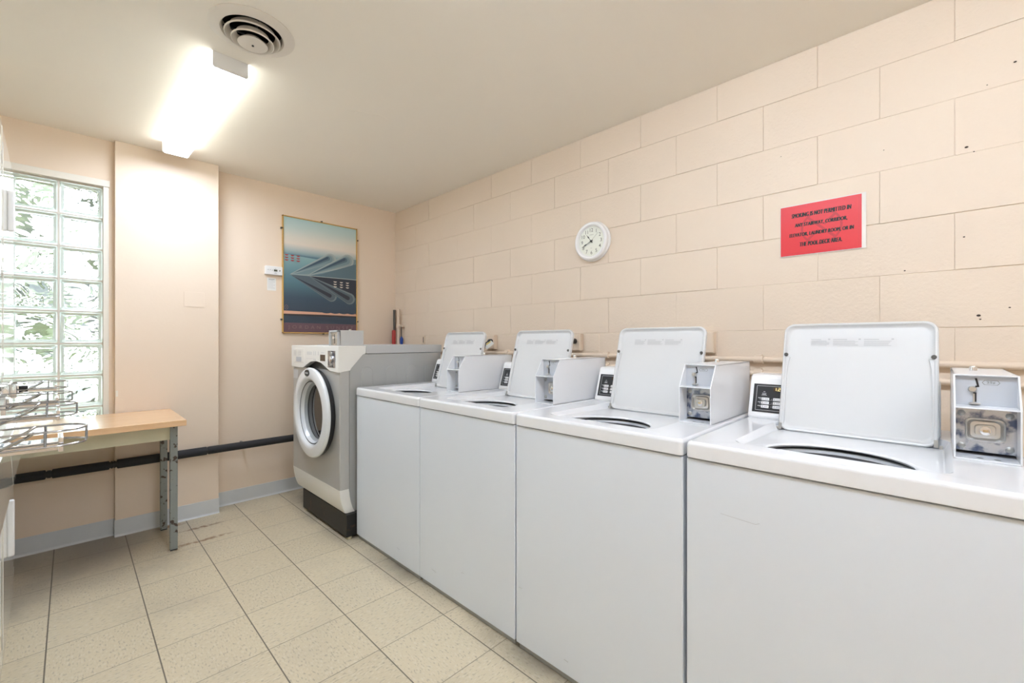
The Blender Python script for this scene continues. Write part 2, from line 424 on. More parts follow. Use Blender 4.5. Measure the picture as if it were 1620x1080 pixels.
# coved vinyl baseboard following the end wall
bb = MB()
def base_run(x0, x1, y):
    bb.prism([(y, 0.0), (y - 0.014, 0.0), (y - 0.007, 0.006), (y - 0.0035, 0.014), (y - 0.0035, 0.099), (y - 0.002, 0.102), (y, 0.102)], 0, x0, x1)
base_run(XL, XP0, YREC); base_run(XP0 - .003, XP1 + .003, YPIL); base_run(XP1, XR, YE)
bb.box(XP0 - .003, XP0 + .001, YPIL, YREC, 0, .102); bb.box(XP1 - .001, XP1 + .003, YPIL, YE, 0, .102)
bb.box(0.384, 0.3855, YPIL - .0042, YPIL, .012, .101)
bb.build('baseboard_end', 'base')['kind'] = 'structure'

# glass block window
wr = bpy.data.objects.new('window_1', None); COL.objects.link(wr); wr.location = (-0.24, YREC, WZ0); wr['kind'] = 'structure'; ORG['window_1'] = Vector(wr.location)
fr = MB()
fr.box(WX1 - .022, WX1 + .004, YREC - .008, YREC + .10, WZ0, WZ1 + .004, bev=.003)
fr.box(WX0 - .004, WX0 + .022, YREC - .008, YREC + .10, WZ0, WZ1 + .004, bev=.003)
fr.box(WX0, WX1 + .008, YREC - .014, YREC + .10, WZ1 - .034, WZ1 + .006, bev=.003)
fr.box(WX0, WX1, YREC - .02, YREC + .10, WZ0 - .004, WZ0 + .014, bev=.003)
fr.build('frame', 'win_frame', wr)
GP = 0.1927; GX1, GZ1 = 0.1425, 2.161
mo = MB(); gl = MB(); rim = MB()
cols, rows = 4, 8
yg0, yg1 = YREC + 0.012, YREC + 0.092
for i in range(cols + 1):
    x = GX1 - GP * i; mo.box(x - .0048, x + .0048, yg0 + .004, yg1 - .004, GZ1 - GP * rows, GZ1)
for j in range(rows + 1):
    z = GZ1 - GP * j; mo.box(GX1 - GP * cols - .003, GX1 + .003, yg0 + .005, yg1 - .005, z - .0048, z + .0048)
for i in range(cols):
    for j in range(rows):
        cx, cz = GX1 - GP * (i + .5), GZ1 - GP * (j + .5); h = GP / 2 - .0046
        def ring(hh, r, y): return [(p[0], y, p[1]) for p in rrect(cx, cz, hh, hh, r, 3)]
        # rim (front and back bead), then the wavy lens set a little lower
        rim.loops([ring(h, .006, yg0 + .03), ring(h, .006, yg0 + .004), ring(h - .005, .008, yg0), ring(h - .013, .012, yg0 + .003), ring(h - .018, .016, yg0 + .008)])
        rim.loops([ring(h, .006, yg1 - .03), ring(h, .006, yg1 - .004), ring(h - .005, .008, yg1), ring(h - .013, .012, yg1 - .003), ring(h - .018, .016, yg1 - .008)])
        gl.loops([ring(h - .0175, .016, yg0 + .007), ring(h - .0175, .016, yg0 + .016)], cap0=True, cap1=True)
mo.build('mortar', 'mortar', wr); rim.build('block_rim', 'glass_rim', wr); gl.build('glass_lens', 'glass_wavy', wr)

# outside the window: ground, a bank of shrubs
o = MB(); o.box(-14, 12, YE + .2, 30, -0.3, -0.05); og = o.build('ground_outside', mat('outside_ground', (0.30, 0.33, 0.20), 0.9, vary=(1.5, (0.42, 0.42, 0.32), .4, .6))); og['kind'] = 'structure'
lv = bmesh.new()
def leaf(co, s):
    d = Vector((random.uniform(-1, 1), random.uniform(-1, 1), random.uniform(-.4, 1))).normalized()
    u = d.orthogonal().normalized(); v = d.cross(u)
    a = random.uniform(0, 2 * PI); u, v = u * math.cos(a) + v * math.sin(a), v * math.cos(a) - u * math.sin(a)
    vs = [lv.verts.new(co + p) for p in (-u * s, v * s * .45, u * s, -v * s * .45)]
    lv.faces.new(vs)
for i in range(480):
    x = random.uniform(-4.2, 2.2); y = random.uniform(5.0, 6.6)
    top = 1.35 + .45 * math.sin(x * 1.9 + 1.0) + .25 * math.sin(x * 4.3)
    z = random.uniform(0, 1) ** 1.35 * 4.8 * (.7 + .3 * top)
    leaf(Vector((x, y, z)), random.uniform(.16, .42))
lm = bpy.data.meshes.new('hedge'); lv.to_mesh(lm); lv.free()
lm.materials.append(mat('hedge_leaves', (0.055, 0.060, 0.056), 0.5, vary=(2, (0.15, 0.175, 0.10), .45, .62)))
hd = bpy.data.objects.new('hedge', lm); COL.objects.link(hd); hd['kind'] = 'stuff'
hd['label'] = 'green leafy shrubs blurred behind the glass block window'; hd['category'] = 'hedge'

# ------------------------------------------------------------------ ceiling fixtures
def ceiling_light(loc, label, dm='diffuser'):
    r = empty('ceiling_light', loc, label, 'ceiling light', 'fluorescent ceiling fixtures')
    x, y, z = loc; hx, hy, dz = .0655, .617, .066
    b = MB(); b.box(x - .05, x + .05, y - hy + .004, y + hy - .004, z - .018, z, bev=.002); b.build('housing', 'fixture', r)
    d = MB()
    prof = [(-hx, -.004), (-hx, -dz + .008), (-hx + .008, -dz), (hx - .008, -dz), (hx, -dz + .008), (hx, -.004)]
    for a_, m_ in ((prof[:3], 1), (prof[2:4], 0), (prof[3:], 1)):
        d.loops([[(x + p[0], y + s, z + p[1]) for p in a_] for s in (-hy + .006, hy - .006)], m_, closed=False)
    d.build('diffuser', [dm, dm + '_side'], r)
    for s in (-1, 1):
        e = MB(); ya, yb = sorted((y + s * (hy - .006), y + s * hy))
        e.prism([(x - hx - .002, z), (x - hx - .002, z - dz + .006), (x - hx + .006, z - dz - .002), (x + hx - .006, z - dz - .002), (x + hx + .002, z - dz + .006), (x + hx + .002, z)], 1, ya, yb, bev=.001)
        e.build('end_cap', 'fixture', r)
    return r
cl = ceiling_light((0.480, 2.832, ZC), 'long lit fluorescent fixture on the ceiling beside the round vent')
cl.rotation_euler.z = math.radians(1.2)
ceiling_light((0.55, 0.42, ZC), 'added unseen ceiling fixture brightening the near end of the room', 'diffuser_new')  # added out of view to even out the room's brightness
ceiling_light((0.55, -0.98, ZC), 'added unseen ceiling fixture brightening the room from behind the viewer', 'diffuser_new')  # another added fill fixture, never in view

# round air diffuser
v = empty('air_vent', (VC[0], VC[1], ZC), 'round white ceiling air vent with nested rings', 'air vent')
C0 = (VC[0], VC[1], ZC)
b = MB()
b.lathe([(.152, 0), (.152, -.003), (.146, -.006), (.125, -.012), (.112, -.013), (.106, -.006), (.108, .03)], C0, 2, n=64)
b.build('outer_ring', 'vent_white', v)
for r0, z0 in ((.099, -.024), (.076, -.040)):
    b = MB(); b.lathe([(r0, z0 + .002), (r0 - .001, z0 - .002), (r0 - .003, z0 - .003), (r0 - .012, z0 + .006), (r0 - .020, z0 + .026), (r0 - .0185, z0 + .027), (r0 - .0105, z0 + .008), (r0, z0 + .002)], C0, 2, n=64)
    b.build('cone_ring', 'vent_white', v)
b = MB(); b.lathe([(.002, -.053), (.025, -.054), (.050, -.052), (.053, -.050), (.050, -.046), (.03, -.028), (.002, -.024)], C0, 2, n=48, cap0=True, cap1=True)
b.build('centre_disc', 'vent_white', v)
b = MB(); b.lathe([(.004, -.0538), (.0045, -.057), (.001, -.058)], C0, 2, n=12, cap1=True); b.build('screw', 'rod', v)
b = MB(); b.lathe([(.110, .028), (.110, .13)], C0, 2, n=48, cap1=True)
b.build('duct', 'duct', v)
for a in (0.5, 2.6, 4.7):
    b = MB(); d = Vector((math.cos(a), math.sin(a), 0)); b.tube([Vector(C0) + d * .03 + Vector((0, 0, -.012)), Vector(C0) + d * .105 + Vector((0, 0, .012))], .004, n=6); b.build('strut', 'duct', v)

# ------------------------------------------------------------------ table under the window
t = empty('table', (0.0, 3.34, 0), 'narrow table with beech top and chipped grey steel legs under the window', 'table')
b = MB(); b.box(-0.80, 0.462, 3.045, 3.630, 0.733, 0.766, bev=.0025); b.build('tabletop', 'wood', t)
b = MB(); b.box(-0.775, 0.428, 3.172, 3.176, 0.642, 0.7325); b.box(-0.775, 0.428, 3.568, 3.572, 0.642, 0.7325); b.box(0.418, 0.422, 3.172, 3.572, 0.65, 0.7325); b.box(-0.775, -0.771, 3.172, 3.572, 0.65, 0.7325)
b.build('apron', 'apron', t)
for x in (0.402, -0.775):
    for y in (3.158, 3.543):
        b = MB(); b.box(x, x + .035, y, y + .035, 0.006, 0.7325, bev=.002)
        lg = b.build('leg', 'legsteel', t)
        b = MB(); b.box(x + .001, x + .034, y + .001, y + .034, 0, 0.012); b.build('foot', 'black_matte', lg)
        if x > 0 and y < 3.3:
            b = MB(); b.lathe([(.004, -.0012), (.004, .0)], (x + .017, y, .712), 1, n=10, cap0=True); b.build('bolt', 'rod', lg)

# ------------------------------------------------------------------ insulated pipe
p = empty('insulated_pipe', (0.2, 3.609, 0.455), 'black foam insulated pipe running along the end wall under the window', 'pipe')
YP, ZP = 3.609, 0.455
for x0, x1, r in ((-0.93, -0.10, .0265), (-0.075, 0.165, .0265), (0.20, 0.66, .0278), (0.665, 1.95, .0265)):
    b = MB(); b.tube([(x0, YP, ZP), (x0 + .004, YP, ZP), (x1 - .004, YP, ZP), (x1, YP, ZP)], [r * .9, r, r, r * .9], n=20); b.build('foam_sleeve', 'foam', p)
b = MB(); b.tube([(-0.94, YP, ZP), (1.96, YP, ZP)], .019, n=16); b.build('pipe_core', 'tape', p)
for x in (-.09, -.083, .176, .188):
    b = MB(); b.tube([(x - .004, YP, ZP), (x + .004, YP, ZP)], .0225, n=16); b.build('tape_wrap', 'tape', p)
for x, yw in ((-.088, YREC), (.182, YREC), (0.9, YE)):
    b = MB(); b.box(x - .006, x + .006, YP, yw, ZP - .005, ZP + .005); b.build('bracket', 'rod', p)

# ------------------------------------------------------------------ picture
pic = empty('picture', (1.4975, YE, 1.75), 'gold framed blue abstract landscape poster on the end wall', 'picture')
fx0, fx1, fz0, fz1 = 1.186, 1.812, 1.278, 2.225
b = MB()
for a0, a1, c0, c1 in ((fx0, fx1, fz1 - .009, fz1), (fx0, fx1, fz0, fz0 + .009), (fx0, fx0 + .009, fz0, fz1), (fx1 - .009, fx1, fz0, fz1)):
    b.box(a0, a1, YE - .022, YE - .002, c0, c1, bev=.0015)
b.build('frame', 'gold', pic)
mats = [zramp_mat('poster_sky', [(0, (0.10, 0.20, 0.26)), (0.03, (0.20, 0.33, 0.38)), (.14, (0.42, 0.50, 0.50)), (.30, (0.74, 0.68, 0.60)), (.46, (0.70, 0.68, 0.61)), (.75, (0.50, 0.63, 0.62)), (1, (0.42, 0.62, 0.64))], .165, .475),
        zramp_mat('poster_water', [(0, (0.022, 0.044, 0.075)), (.3, (0.030, 0.068, 0.11)), (.6, (0.075, 0.19, 0.24)), (1, (0.24, 0.42, 0.45))], -.33, .17),
        mat('poster_hill_light', (0.34, 0.40, 0.40), .4, coat=.5), mat('poster_hill_mid', (0.165, 0.26, 0.29), .4, coat=.5), mat('poster_hill_dark', (0.035, 0.075, 0.12), .4, coat=.5),
        mat('poster_reflection_dark', (0.016, 0.024, 0.042), .4, coat=.5), mat('poster_red', (0.42, 0.035, 0.035), .4, coat=.5), mat('poster_ivory', (0.62, 0.57, 0.49), .4, coat=.5),
        mat('poster_peach', (0.68, 0.38, 0.27), .4, coat=.5), mat('poster_shadow', (0.020, 0.018, 0.022), .4, coat=.5), mat('poster_plum', (0.125, 0.065, 0.088), .4, coat=.5), mat('poster_letters', (0.27, 0.17, 0.18), .4, coat=.5)]
b = MB(); yb = YE - .014
def art(pts, m, layer): b.prism(pts, 1, yb - .0004 * layer - .0004, yb - .0004 * layer, m)
px0, px1, pz0, pz1 = fx0 + .007, fx1 - .007, fz0 + .007, fz1 - .007
art([(px0, 1.60), (px1, 1.60), (px1, pz1), (px0, pz1)], 0, 0)
art([(px0, pz0), (px1, pz0), (px1, 1.760), (1.237, 1.757), (px0, 1.757)], 1, 1)
art([(px0, 1.757), (1.30, 1.757), (px1, 1.762), (px1, 1.80), (1.50, 1.90), (px0, 1.917)], 1, 1)
def band(ax, az, tips, m, layer): art([(ax, az)] + tips, m, layer)
def capsule(ax, az, bx, bz, r, m, layer, wide=0.2):
    d = Vector((bx - ax, bz - az)); L = d.length; d /= L; n = Vector((-d.y, d.x))
    pts = [(ax + n.x * r * wide, az + n.y * r * wide)]
    for k in range(9):
        a = PI / 2 - PI * k / 8
        q = Vector((bx, bz)) + n * (r * math.sin(a)) + d * (r * math.cos(a)); pts.append((min(q.x, px1), q.y))
    pts.append((ax - n.x * r * wide, az - n.y * r * wide)); art(pts, m, layer)
# far hills fanning out from the left, and their reflection
mats += [mat('poster_hill_half', (0.25, 0.325, 0.335), .4, coat=.5), mat('poster_hill_deep', (0.085, 0.155, 0.195), .4, coat=.5), mat('poster_mirror_mid', (0.075, 0.115, 0.145), .4, coat=.5), mat('poster_mirror_light', (0.15, 0.20, 0.22), .4, coat=.5)]
art([(1.40, 1.762), (px1, 1.763), (px1, 1.945), (1.735, 1.935)], 3, 2)
def roll(ax, az, bx, bz, r, layer, cols):
    n_ = Vector((-(bz - az), bx - ax)).normalized()
    for k_, (fr_, off) in enumerate(((1, 0), (.80, -.05), (.60, -.02), (.36, .10), (.20, .18))):
        o_ = n_ * r * off
        capsule(ax + .012 * k_, az + .006 * k_ * (1 if bz > az else -1), bx - r * (1 - fr_) * .6 + o_.x, bz - r * (1 - fr_) * .0 + o_.y, r * fr_, cols[k_], layer + k_, .06)
roll(1.250, 1.757, 1.572, 1.918, .050, 3, (2, 12, 3, 13, 4))
art([(1.262, 1.756), (1.622, 1.905), (1.66, 1.90), (px1, 1.83), (px1, 1.763)], 3, 8)
roll(1.385, 1.762, 1.725, 1.925, .056, 9, (2, 12, 3, 13, 4))
art([(1.405, 1.762), (px1, 1.763), (px1, 1.905), (1.77, 1.893), (1.50, 1.785)], 13, 14)
art([(1.262, 1.756), (1.40, 1.762), (1.405, 1.7725)], 12, 14)
art([(1.243, 1.757), (px1, 1.767), (px1, 1.760), (1.243, 1.7535)], 2, 15)
art([(1.40, 1.757), (px1, 1.760), (px1, 1.60), (1.74, 1.60)], 5, 2)
roll(1.250, 1.752, 1.582, 1.600, .046, 3, (15, 14, 14, 5, 5))
art([(1.262, 1.752), (1.41, 1.755), (1.70, 1.62), (1.62, 1.60)], 14, 8)
roll(1.40, 1.752, 1.742, 1.590, .050, 9, (15, 14, 14, 5, 5))
art([(1.43, 1.757), (px1, 1.760), (px1, 1.64)], 5, 14)
def crescent(cx, cz, m):
    art([(cx - .0155, cz + .004), (cx + .0155, cz + .004), (cx + .010, cz - .003), (cx, cz - .006), (cx - .010, cz - .003)], m, 16)
for i in range(3):
    for j in range(3):
        crescent(1.217 + .0445 * i, 1.908 - .0205 * j, 6); crescent(1.611 + .055 * i, 1.727 - .021 * j, 7)
scal = [(px0, 1.459), (1.50, 1.457)] + [(1.50 + .0125 * k, 1.457 - .0 - .006 * abs(math.sin(PI * k / 6))) for k in range(1, 25)]
art(scal + [(px1, 1.436), (1.52, 1.438), (px0, 1.434)], 8, 3)
art([(px0, 1.436), (1.50, 1.437), (px1, 1.437), (px1, 1.423), (1.75, 1.426), (1.68, 1.421), (1.62, 1.426), (1.56, 1.420), (1.50, 1.422), (px0, 1.421)], 9, 2)
art([(px0, pz0), (px1, pz0), (px1, 1.362), (px0, 1.362)], 10, 2)
text_fit(b, 'JORDAN SUNSET', (1.503, yb - .0024, 1.325), (1, 0, 0), (0, 0, 1), .545, .036, 11, bold=-0.012, spacing=1.75)
for k in range(8):      # small round seal
    a = 2 * PI * k / 8
    cx, cz = 1.216 + .013 * math.cos(a), 1.487 + .017 * math.sin(a)
    art([(cx - .003, cz), (cx, cz + .004), (cx + .003, cz), (cx, cz - .004)], 11, 7)
art([(1.213, 1.487), (1.216, 1.492), (1.219, 1.487), (1.216, 1.482)], 11, 7)
b.build('poster', mats, pic)
for x, z in ((1.497, fz1 + .003), (fx0 - .004, 2.12), (fx0 - .004, 1.387), (fx1 + .004, 2.12), (fx1 + .004, 1.388), (1.512, fz0 - .003)):
    b = MB(); b.box(x - .006, x + .006, YE - .024, YE, z - .006, z + .006, bev=.0015); b.build('clip', 'rod', pic)

# ------------------------------------------------------------------ thermostat + note + access plate
th = empty('thermostat', (1.122, YE, 1.768), 'white wall thermostat with small grey display beside the picture', 'thermostat')
b = MB(); b.box(1.061, 1.184, YE - .030, YE, 1.735, 1.803, bev=.004, seg=3); b.build('housing', 'white_plastic', th)
b = MB(); b.box(1.121, 1.146, YE - .0312, YE - .029, 1.762, 1.777); b.build('display', mat('lcd_grey', (.10, .10, .07), .3), th)
b = MB(); b.lathe([(.0045, -.032), (.0045, -.029)], (1.164, YE, 1.770), 1, n=14, cap0=True); b.build('button', 'rod', th)
for x0_, x1_, z0_, z1_ in ((1.077, 1.083, 1.769, 1.775), (1.092, 1.098, 1.769, 1.775), (1.107, 1.113, 1.767, 1.773), (1.126, 1.140, 1.751, 1.753), (1.123, 1.143, 1.746, 1.748), (1.129, 1.137, 1.786, 1.788)):
    b = MB(); b.box(x0_, x1_, YE - .0306, YE - .029, z0_, z1_); b.build('printed_marking', 'print_grey', th)
nt_ = MB(); nt_.box(1.081, 1.145, YE - .0012, YE, 1.613, 1.711, 0)
for k in range(9):
    nt_.box(1.088, 1.088 + (.050 if k % 3 else .036), YE - .0016, YE - .001, 1.692 - .008 * k, 1.6945 - .008 * k, 1)
nt_.box(1.092, 1.134, YE - .0016, YE - .001, 1.699, 1.7035, 2)
tag(nt_.build('notice', ['paper', 'print_pale', 'print_grey'], origin=(1.113, YE, 1.66)), 'small white printed note taped below the thermostat', 'notice')
ap = MB(); ap.box(.536, .650, YPIL - .003, YPIL, 1.447, 1.548, bev=.001)  # flat blank plate with no outlet in it
tag(ap.build('cover_plate', 'plaster', origin=(.593, YPIL, 1.4975)), 'square cover plate painted over in the wall colour beside the window', 'cover plate')
tp = MB(); tp.box(XP0 + .003, XP0 + .014, YPIL - .002, YPIL, .868, .905)
tag(tp.build('wall_tag', 'win_frame', origin=(XP0 + .008, YPIL, .885)), 'tiny pale strip stuck on the wall edge above the table back', 'tag')

# ------------------------------------------------------------------ clock
CY_, CZ_ = 1.476, 1.808
ck = empty('wall_clock', (XR, CY_, CZ_), 'round white wall clock on the block wall', 'clock')
cc = (XR, CY_, CZ_)
b = MB(); b.lathe([(.117, 0), (.119, -.012), (.113, -.020), (.115, -.028), (.112, -.038), (.104, -.044), (.096, -.043), (.090, -.034), (.088, -.026)], cc, 0, n=72)
b.build('case', 'white_plastic', ck)
b = MB(); b.lathe([(.0885, -.027), (.001, -.027)], cc, 0, n=64, cap1=True); fc = b.build('dial', 'clock_face', ck)
b = MB(); xf_ = XR - .0276
R_, U_ = (0, -1, 0), (0, 0, 1)
def cp(a, r, x=xf_): # clock angle in hours
    t_ = 2 * PI * a / 12; return (x, CY_ - r * math.sin(t_), CZ_ + r * math.cos(t_))
for h in range(1, 13): text_fit(b, str(h), cp(h, .067), R_, U_, None, .021, 0, bold=.004)
for k in range(60): 
    a = k / 5; p0, p1 = Vector(cp(a, .079)), Vector(cp(a, .081 if k % 5 else .083)); b.tube([p0, p1], .0004, n=4)
b.box(xf_ - .0002, xf_, CY_ - .014, CY_ + .014, CZ_ + .038, CZ_ + .0395)
b.box(xf_ - .0002, xf_, CY_ - .006, CY_ + .006, CZ_ - .041, CZ_ - .040)
b.build('numeral', 'clock_ink', ck)
def hand(a, L, wd, x, name, m):
    b = MB(); d = Vector(cp(a, 1, 0)) - Vector((0, CY_, CZ_)); n = Vector((0, d.z, -d.y)); o_ = Vector((x, CY_, CZ_))
    pts = [(-.014, wd * .6), (0, wd * .6), (L * .45, wd * .5), (L * .62, wd * 1.7), (L * .8, wd * .5), (L, .0004)]
    up = [o_ + d * s + n * q for s, q in pts]; dn = [o_ + d * s - n * q for s, q in pts][::-1]
    b.prism([(q.y, q.z) for q in up + dn], 0, x - .0012, x, 0); return b.build(name, m, ck)
hand(10.72, .052, .0024, XR - .030, 'hour_hand', 'black'); hand(8.20, .072, .0021, XR - .032, 'minute_hand', 'black')
b = MB(); b.tube([cp(1.62, -.02, XR - .034), cp(1.62, .066, XR - .034)], .0005, n=5); b.build('second_hand', 'clock_ink', ck)
b = MB(); b.lathe([(.006, -.028), (.006, -.035), (.001, -.036)], cc, 0, n=16, cap1=True); b.build('hub', 'black', ck)

# ------------------------------------------------------------------ no smoking sign
sy0, sy1, sz0, sz1 = .2165, .4965, 1.5835, 1.7975
sg = empty('sign', (XR - .002, .3565, 1.69), 'red laminated paper sign with black no smoking notice taped to the block wall', 'sign')
xs = XR - .004
b = MB(); b.box(xs - .0008, xs, sy0, sy1, sz0, sz1, 0)
b.build('sheet', 'red_sign', sg)
b = MB(); b.box(xs + .0004, xs + .0012, sy0 - .014, sy1 + .002, sz0 - .003, sz1 + .004, 0); b.box(xs, xs + .004, sy0, sy0 + .02, 1.6, 1.78)
b.build('laminate', 'laminate', sg)
b = MB(); xk = xs - .0011
sc_y = .352; R_, U_ = (0, -1, 0), (0, 0, 1)
for body, zc, wd in (('SMOKING IS NOT PERMITTED IN', 1.7535, .204), ('ANY STAIRWAY, CORRIDOR,', 1.7105, .180), ('ELEVATOR, LAUNDRY ROOM, OR IN', 1.6690, .220), ('THE POOL DECK AREA.', 1.6275, .146)):
    b = MB()
    for k_, dy_ in enumerate((-.0012, -.0004, .0004, .0012)): text_fit(b, body, (xk - .00004 * k_, sc_y + dy_, zc), R_, U_, wd, .0180, 0, bold=0, shear=.12, spacing=1.08)
    b.build('lettering', 'black_print', sg)
b = MB(); xr_ = xs - .0009
N = 56; ring0 = [(xr_, sc_y - .003 + .072 * math.cos(2 * PI * k / N), 1.690 + .072 * math.sin(2 * PI * k / N)) for k in range(N)]
ring1 = [(xr_, sc_y - .003 + .064 * math.cos(2 * PI * k / N), 1.690 + .064 * math.sin(2 * PI * k / N)) for k in range(N)]
b.loops([ring0, ring1])
for s in (1, -1):
    d = Vector((0, .046, .046 * s)); n = Vector((0, -s * .0035, .0035)); o_ = Vector((xr_ - (.00004 if s > 0 else 0), sc_y - .003, 1.690))
    if s > 0: b.loops([[o_ + d + n, o_ + d - n], [o_ - d + n, o_ - d - n]], closed=False)
    else:
        b.loops([[o_ + d + n, o_ + d - n], [o_ + d * .22 + n * .8, o_ + d * .22 - n * .8]], closed=False); b.loops([[o_ - d * .22 + n, o_ - d * .22 - n], [o_ - d + n, o_ - d - n]], closed=False)
b.build('symbol', 'red_dark', sg)
b = MB()
iy0, iy1, iz0, iz1 = sy0 + .009, sy1 - .009, sz0 + .009, sz1 - .009
k = iy0
while k < iy1: b.box(xs - .001, xs - .0007, k, k + .0016, iz0, iz0 + .0009); b.box(xs - .001, xs - .0007, k, k + .0016, iz1, iz1 + .0009); k += .0032
k = iz0
while k < iz1: b.box(xs - .001, xs - .0007, iy0, iy0 + .0009, k, k + .0016); b.box(xs - .001, xs - .0007, iy1, iy1 + .0009, k, k + .0016); k += .0032
b.build('dotted_border', 'red_dark', sg)

# ------------------------------------------------------------------ conduits, outlet boxes, corner clutter
def conduit(z, r, label, y0=-1.2, y1=3.2):
    c_ = empty('conduit_pipe', (XR - r - .006, 1.0, z), label, 'pipe', 'conduits behind the washers')
    b = MB(); b.tube([(XR - r - .006, y0, z), (XR - r - .006, y1, z)], r, n=14); b.build('tube', 'beige_paint', c_)
    for y in (.58, 1.38, 2.2, -.62):
        b = MB(); b.tube([(XR - r - .006, y - .02, z), (XR - r - .006, y - .018, z), (XR - r - .006, y + .018, z), (XR - r - .006, y + .02, z)], [r + .002, r + .0055, r + .0055, r + .002], n=14)
        b.box(XR - r - .012, XR, y - .012, y + .012, z + r - .002, z + r + .010, bev=.002)
        b.build('coupling', 'beige_paint', c_)
conduit(1.128, .0125, 'upper of two beige painted conduits along the block wall')
conduit(1.066, .0125, 'lower of two beige painted conduits along the block wall')
for k, (ye, lab) in enumerate(((2.318, 'beige outlet box with tagged black plug behind the farthest washer lid'), (1.553, 'beige outlet box with black plug beside the second washer lid from the grey machine'), (.772, 'beige outlet box beside the third washer lid from the grey machine'))):
    ob = empty('outlet_box', (XR, ye + .06, 1.205), lab, 'outlet', 'outlet boxes on the block wall')
    b = MB(); b.box(XR - .034, XR, ye, ye + .115, 1.154, 1.257, bev=.003); b.build('box', 'beige_paint', ob)
    b = MB(); b.box(XR - .037, XR - .033, ye + .004, ye + .111, 1.158, 1.253, bev=.0015); b.build('cover', 'beige_paint', ob)
    if k < 2:
        cyk = ye + (.024 if k == 0 else .036)
        b = MB(); b.lathe([(.014, -.036), (.017, -.040), (.016, -.062), (.010, -.070)], (XR, cyk, 1.212), 0, n=16, cap1=True); b.build('plug', 'black', ob)
        b = MB(); b.tube([(XR - .068, cyk, 1.212), (XR - .085, cyk + .01, 1.20), (XR - .095, cyk + .03, 1.13), (XR - .095, cyk + .05, .9)], .0045, n=8); b.build('power_cord', 'black', ob)
    else:
        b = MB(); b.lathe([(.003, -.0365), (.003, -.039)], (XR, ye + .055, 1.21), 0, n=10, cap1=True); b.build('screw', 'rod', ob)
wt = MB()
wt.prism([(2.268, 1.196), (2.300, 1.218), (2.375, 1.180), (2.343, 1.152)], 0, XR - .082, XR - .081, 0); wt.prism([(2.306, 1.213), (2.350, 1.191), (2.347, 1.184), (2.303, 1.206)], 0, XR - .0825, XR - .0819, 1)
tag(wt.build('cord_tag', ['paper', 'yellow'], origin=(XR - .08, 2.32, 1.185)), 'white and yellow warning tag hanging from the plug behind the farthest lid', 'tag')
bp_ = MB(); bp_.box(XR - .005, XR + .002, 1.438, 1.548, 1.150, 1.252, bev=.0015)  # plain blank patch, not an outlet itself
tag(bp_.build('cover_plate', 'block', origin=(XR, 1.49, 1.2)), 'flush square blank plate painted over beside an outlet box on the block wall', 'cover plate')
ov = MB(); ov.box(XR - .012, XR + .003, 3.245, 3.290, 1.19, 1.262, bev=.003); ov.box(XR - .014, XR - .011, 3.255, 3.262, 1.20, 1.25, 1)
tag(ov.build('surface_switch', ['beige_paint', 'rod'], origin=(XR, 3.27, 1.225)), 'small worn wall fitting just above the grey front loading machine', 'fitting')
rd = MB(); rd.tube([(2.165, 3.700, .0), (2.178, 3.722, 1.50)], .012, 0, n=12); rd.tube([(2.178, 3.722, 1.50), (2.178, 3.722, 1.512)], .013, 0, n=12)
tag(rd.build('metal_rod', 'rod', origin=(2.165, 3.700, 0)), 'dark metal rod leaning in the corner behind the grey machine', 'rod')
br = empty('broom', (2.10, 3.60, 0), 'broom with red grip leaning in the corner beside a beige pipe', 'broom')
b = MB(); b.tube([(2.095, 3.585, .06), (2.135, 3.66, 1.15)], .011, n=12); b.build('pole', 'rod', br)
b = MB(); b.tube([(2.135, 3.66, 1.15), (2.136, 3.662, 1.155), (2.142, 3.672, 1.31), (2.1425, 3.673, 1.318)], [.012, .018, .018, .010], n=14); b.build('grip', 'red', br)
b = MB(); b.box(1.98, 2.19, 3.57, 3.61, 0, .075, bev=.008); b.build('brush', 'black_matte', br)
vp = empty('riser_pipe', (2.170, 3.640, 0), 'beige painted vertical pipe in the corner behind the grey machine', 'pipe')
b = MB(); b.tube([(2.172, 3.640, 0), (2.172, 3.640, 1.515)], .0135, n=14); b.build('tube', 'beige_paint', vp)
b = MB(); b.tube([(2.172, 3.640, 1.335), (2.172, 3.640, 1.345), (2.172, 3.640, 1.365), (2.172, 3.640, 1.375)], [.015, .020, .020, .015], n=14); b.build('collar', 'beige_paint', vp)
b = MB(); b.tube([(2.172, 3.640, 1.355), (2.172, 3.585, 1.355)], .010, n=12); b.box(2.172, XR, 3.58, 3.60, 1.345, 1.365); b.build('branch', 'beige_paint', vp)
b = MB(); b.tube([(2.172, 3.588, 1.355), (2.172, 3.585, 1.25)], .004, n=10); b.build('stem', 'rod', vp)
b = MB(); b.lathe([(.004, .022), (.010, .012), (.016, .002), (.016, -.008), (.012, -.06)], (2.172, 3.585, 1.235), 2, n=16, cap0=True, cap1=True); b.build('valve_knob', 'blue', vp)

# ------------------------------------------------------------------ top loading washers
SEG = {'0': 'abcdef', '1': 'bc', '2': 'abged', '5': 'afgcd'}
def seven(mb, ch, put, x, z, w_, h_, m):
    t_ = .0016; segs = {'a': (0, h_, w_, h_), 'g': (0, h_ / 2, w_, h_ / 2), 'd': (0, 0, w_, 0), 'f': (0, h_ / 2, 0, h_), 'b': (w_, h_ / 2, w_, h_), 'e': (0, 0, 0, h_ / 2), 'c': (w_, 0, w_, h_ / 2)}
    for s_ in SEG[ch]:
        x0, z0, x1, z1 = segs[s_]
        put(mb, x + x0 - t_ / 2 + (t_ * .6 if x1 > x0 else 0), x + x1 + t_ / 2 - (t_ * .6 if x1 > x0 else 0), z + z0 - t_ / 2 + (t_ * .6 if z1 > z0 else 0), z + z1 + t_ / 2 - (t_ * .6 if z1 > z0 else 0), m)

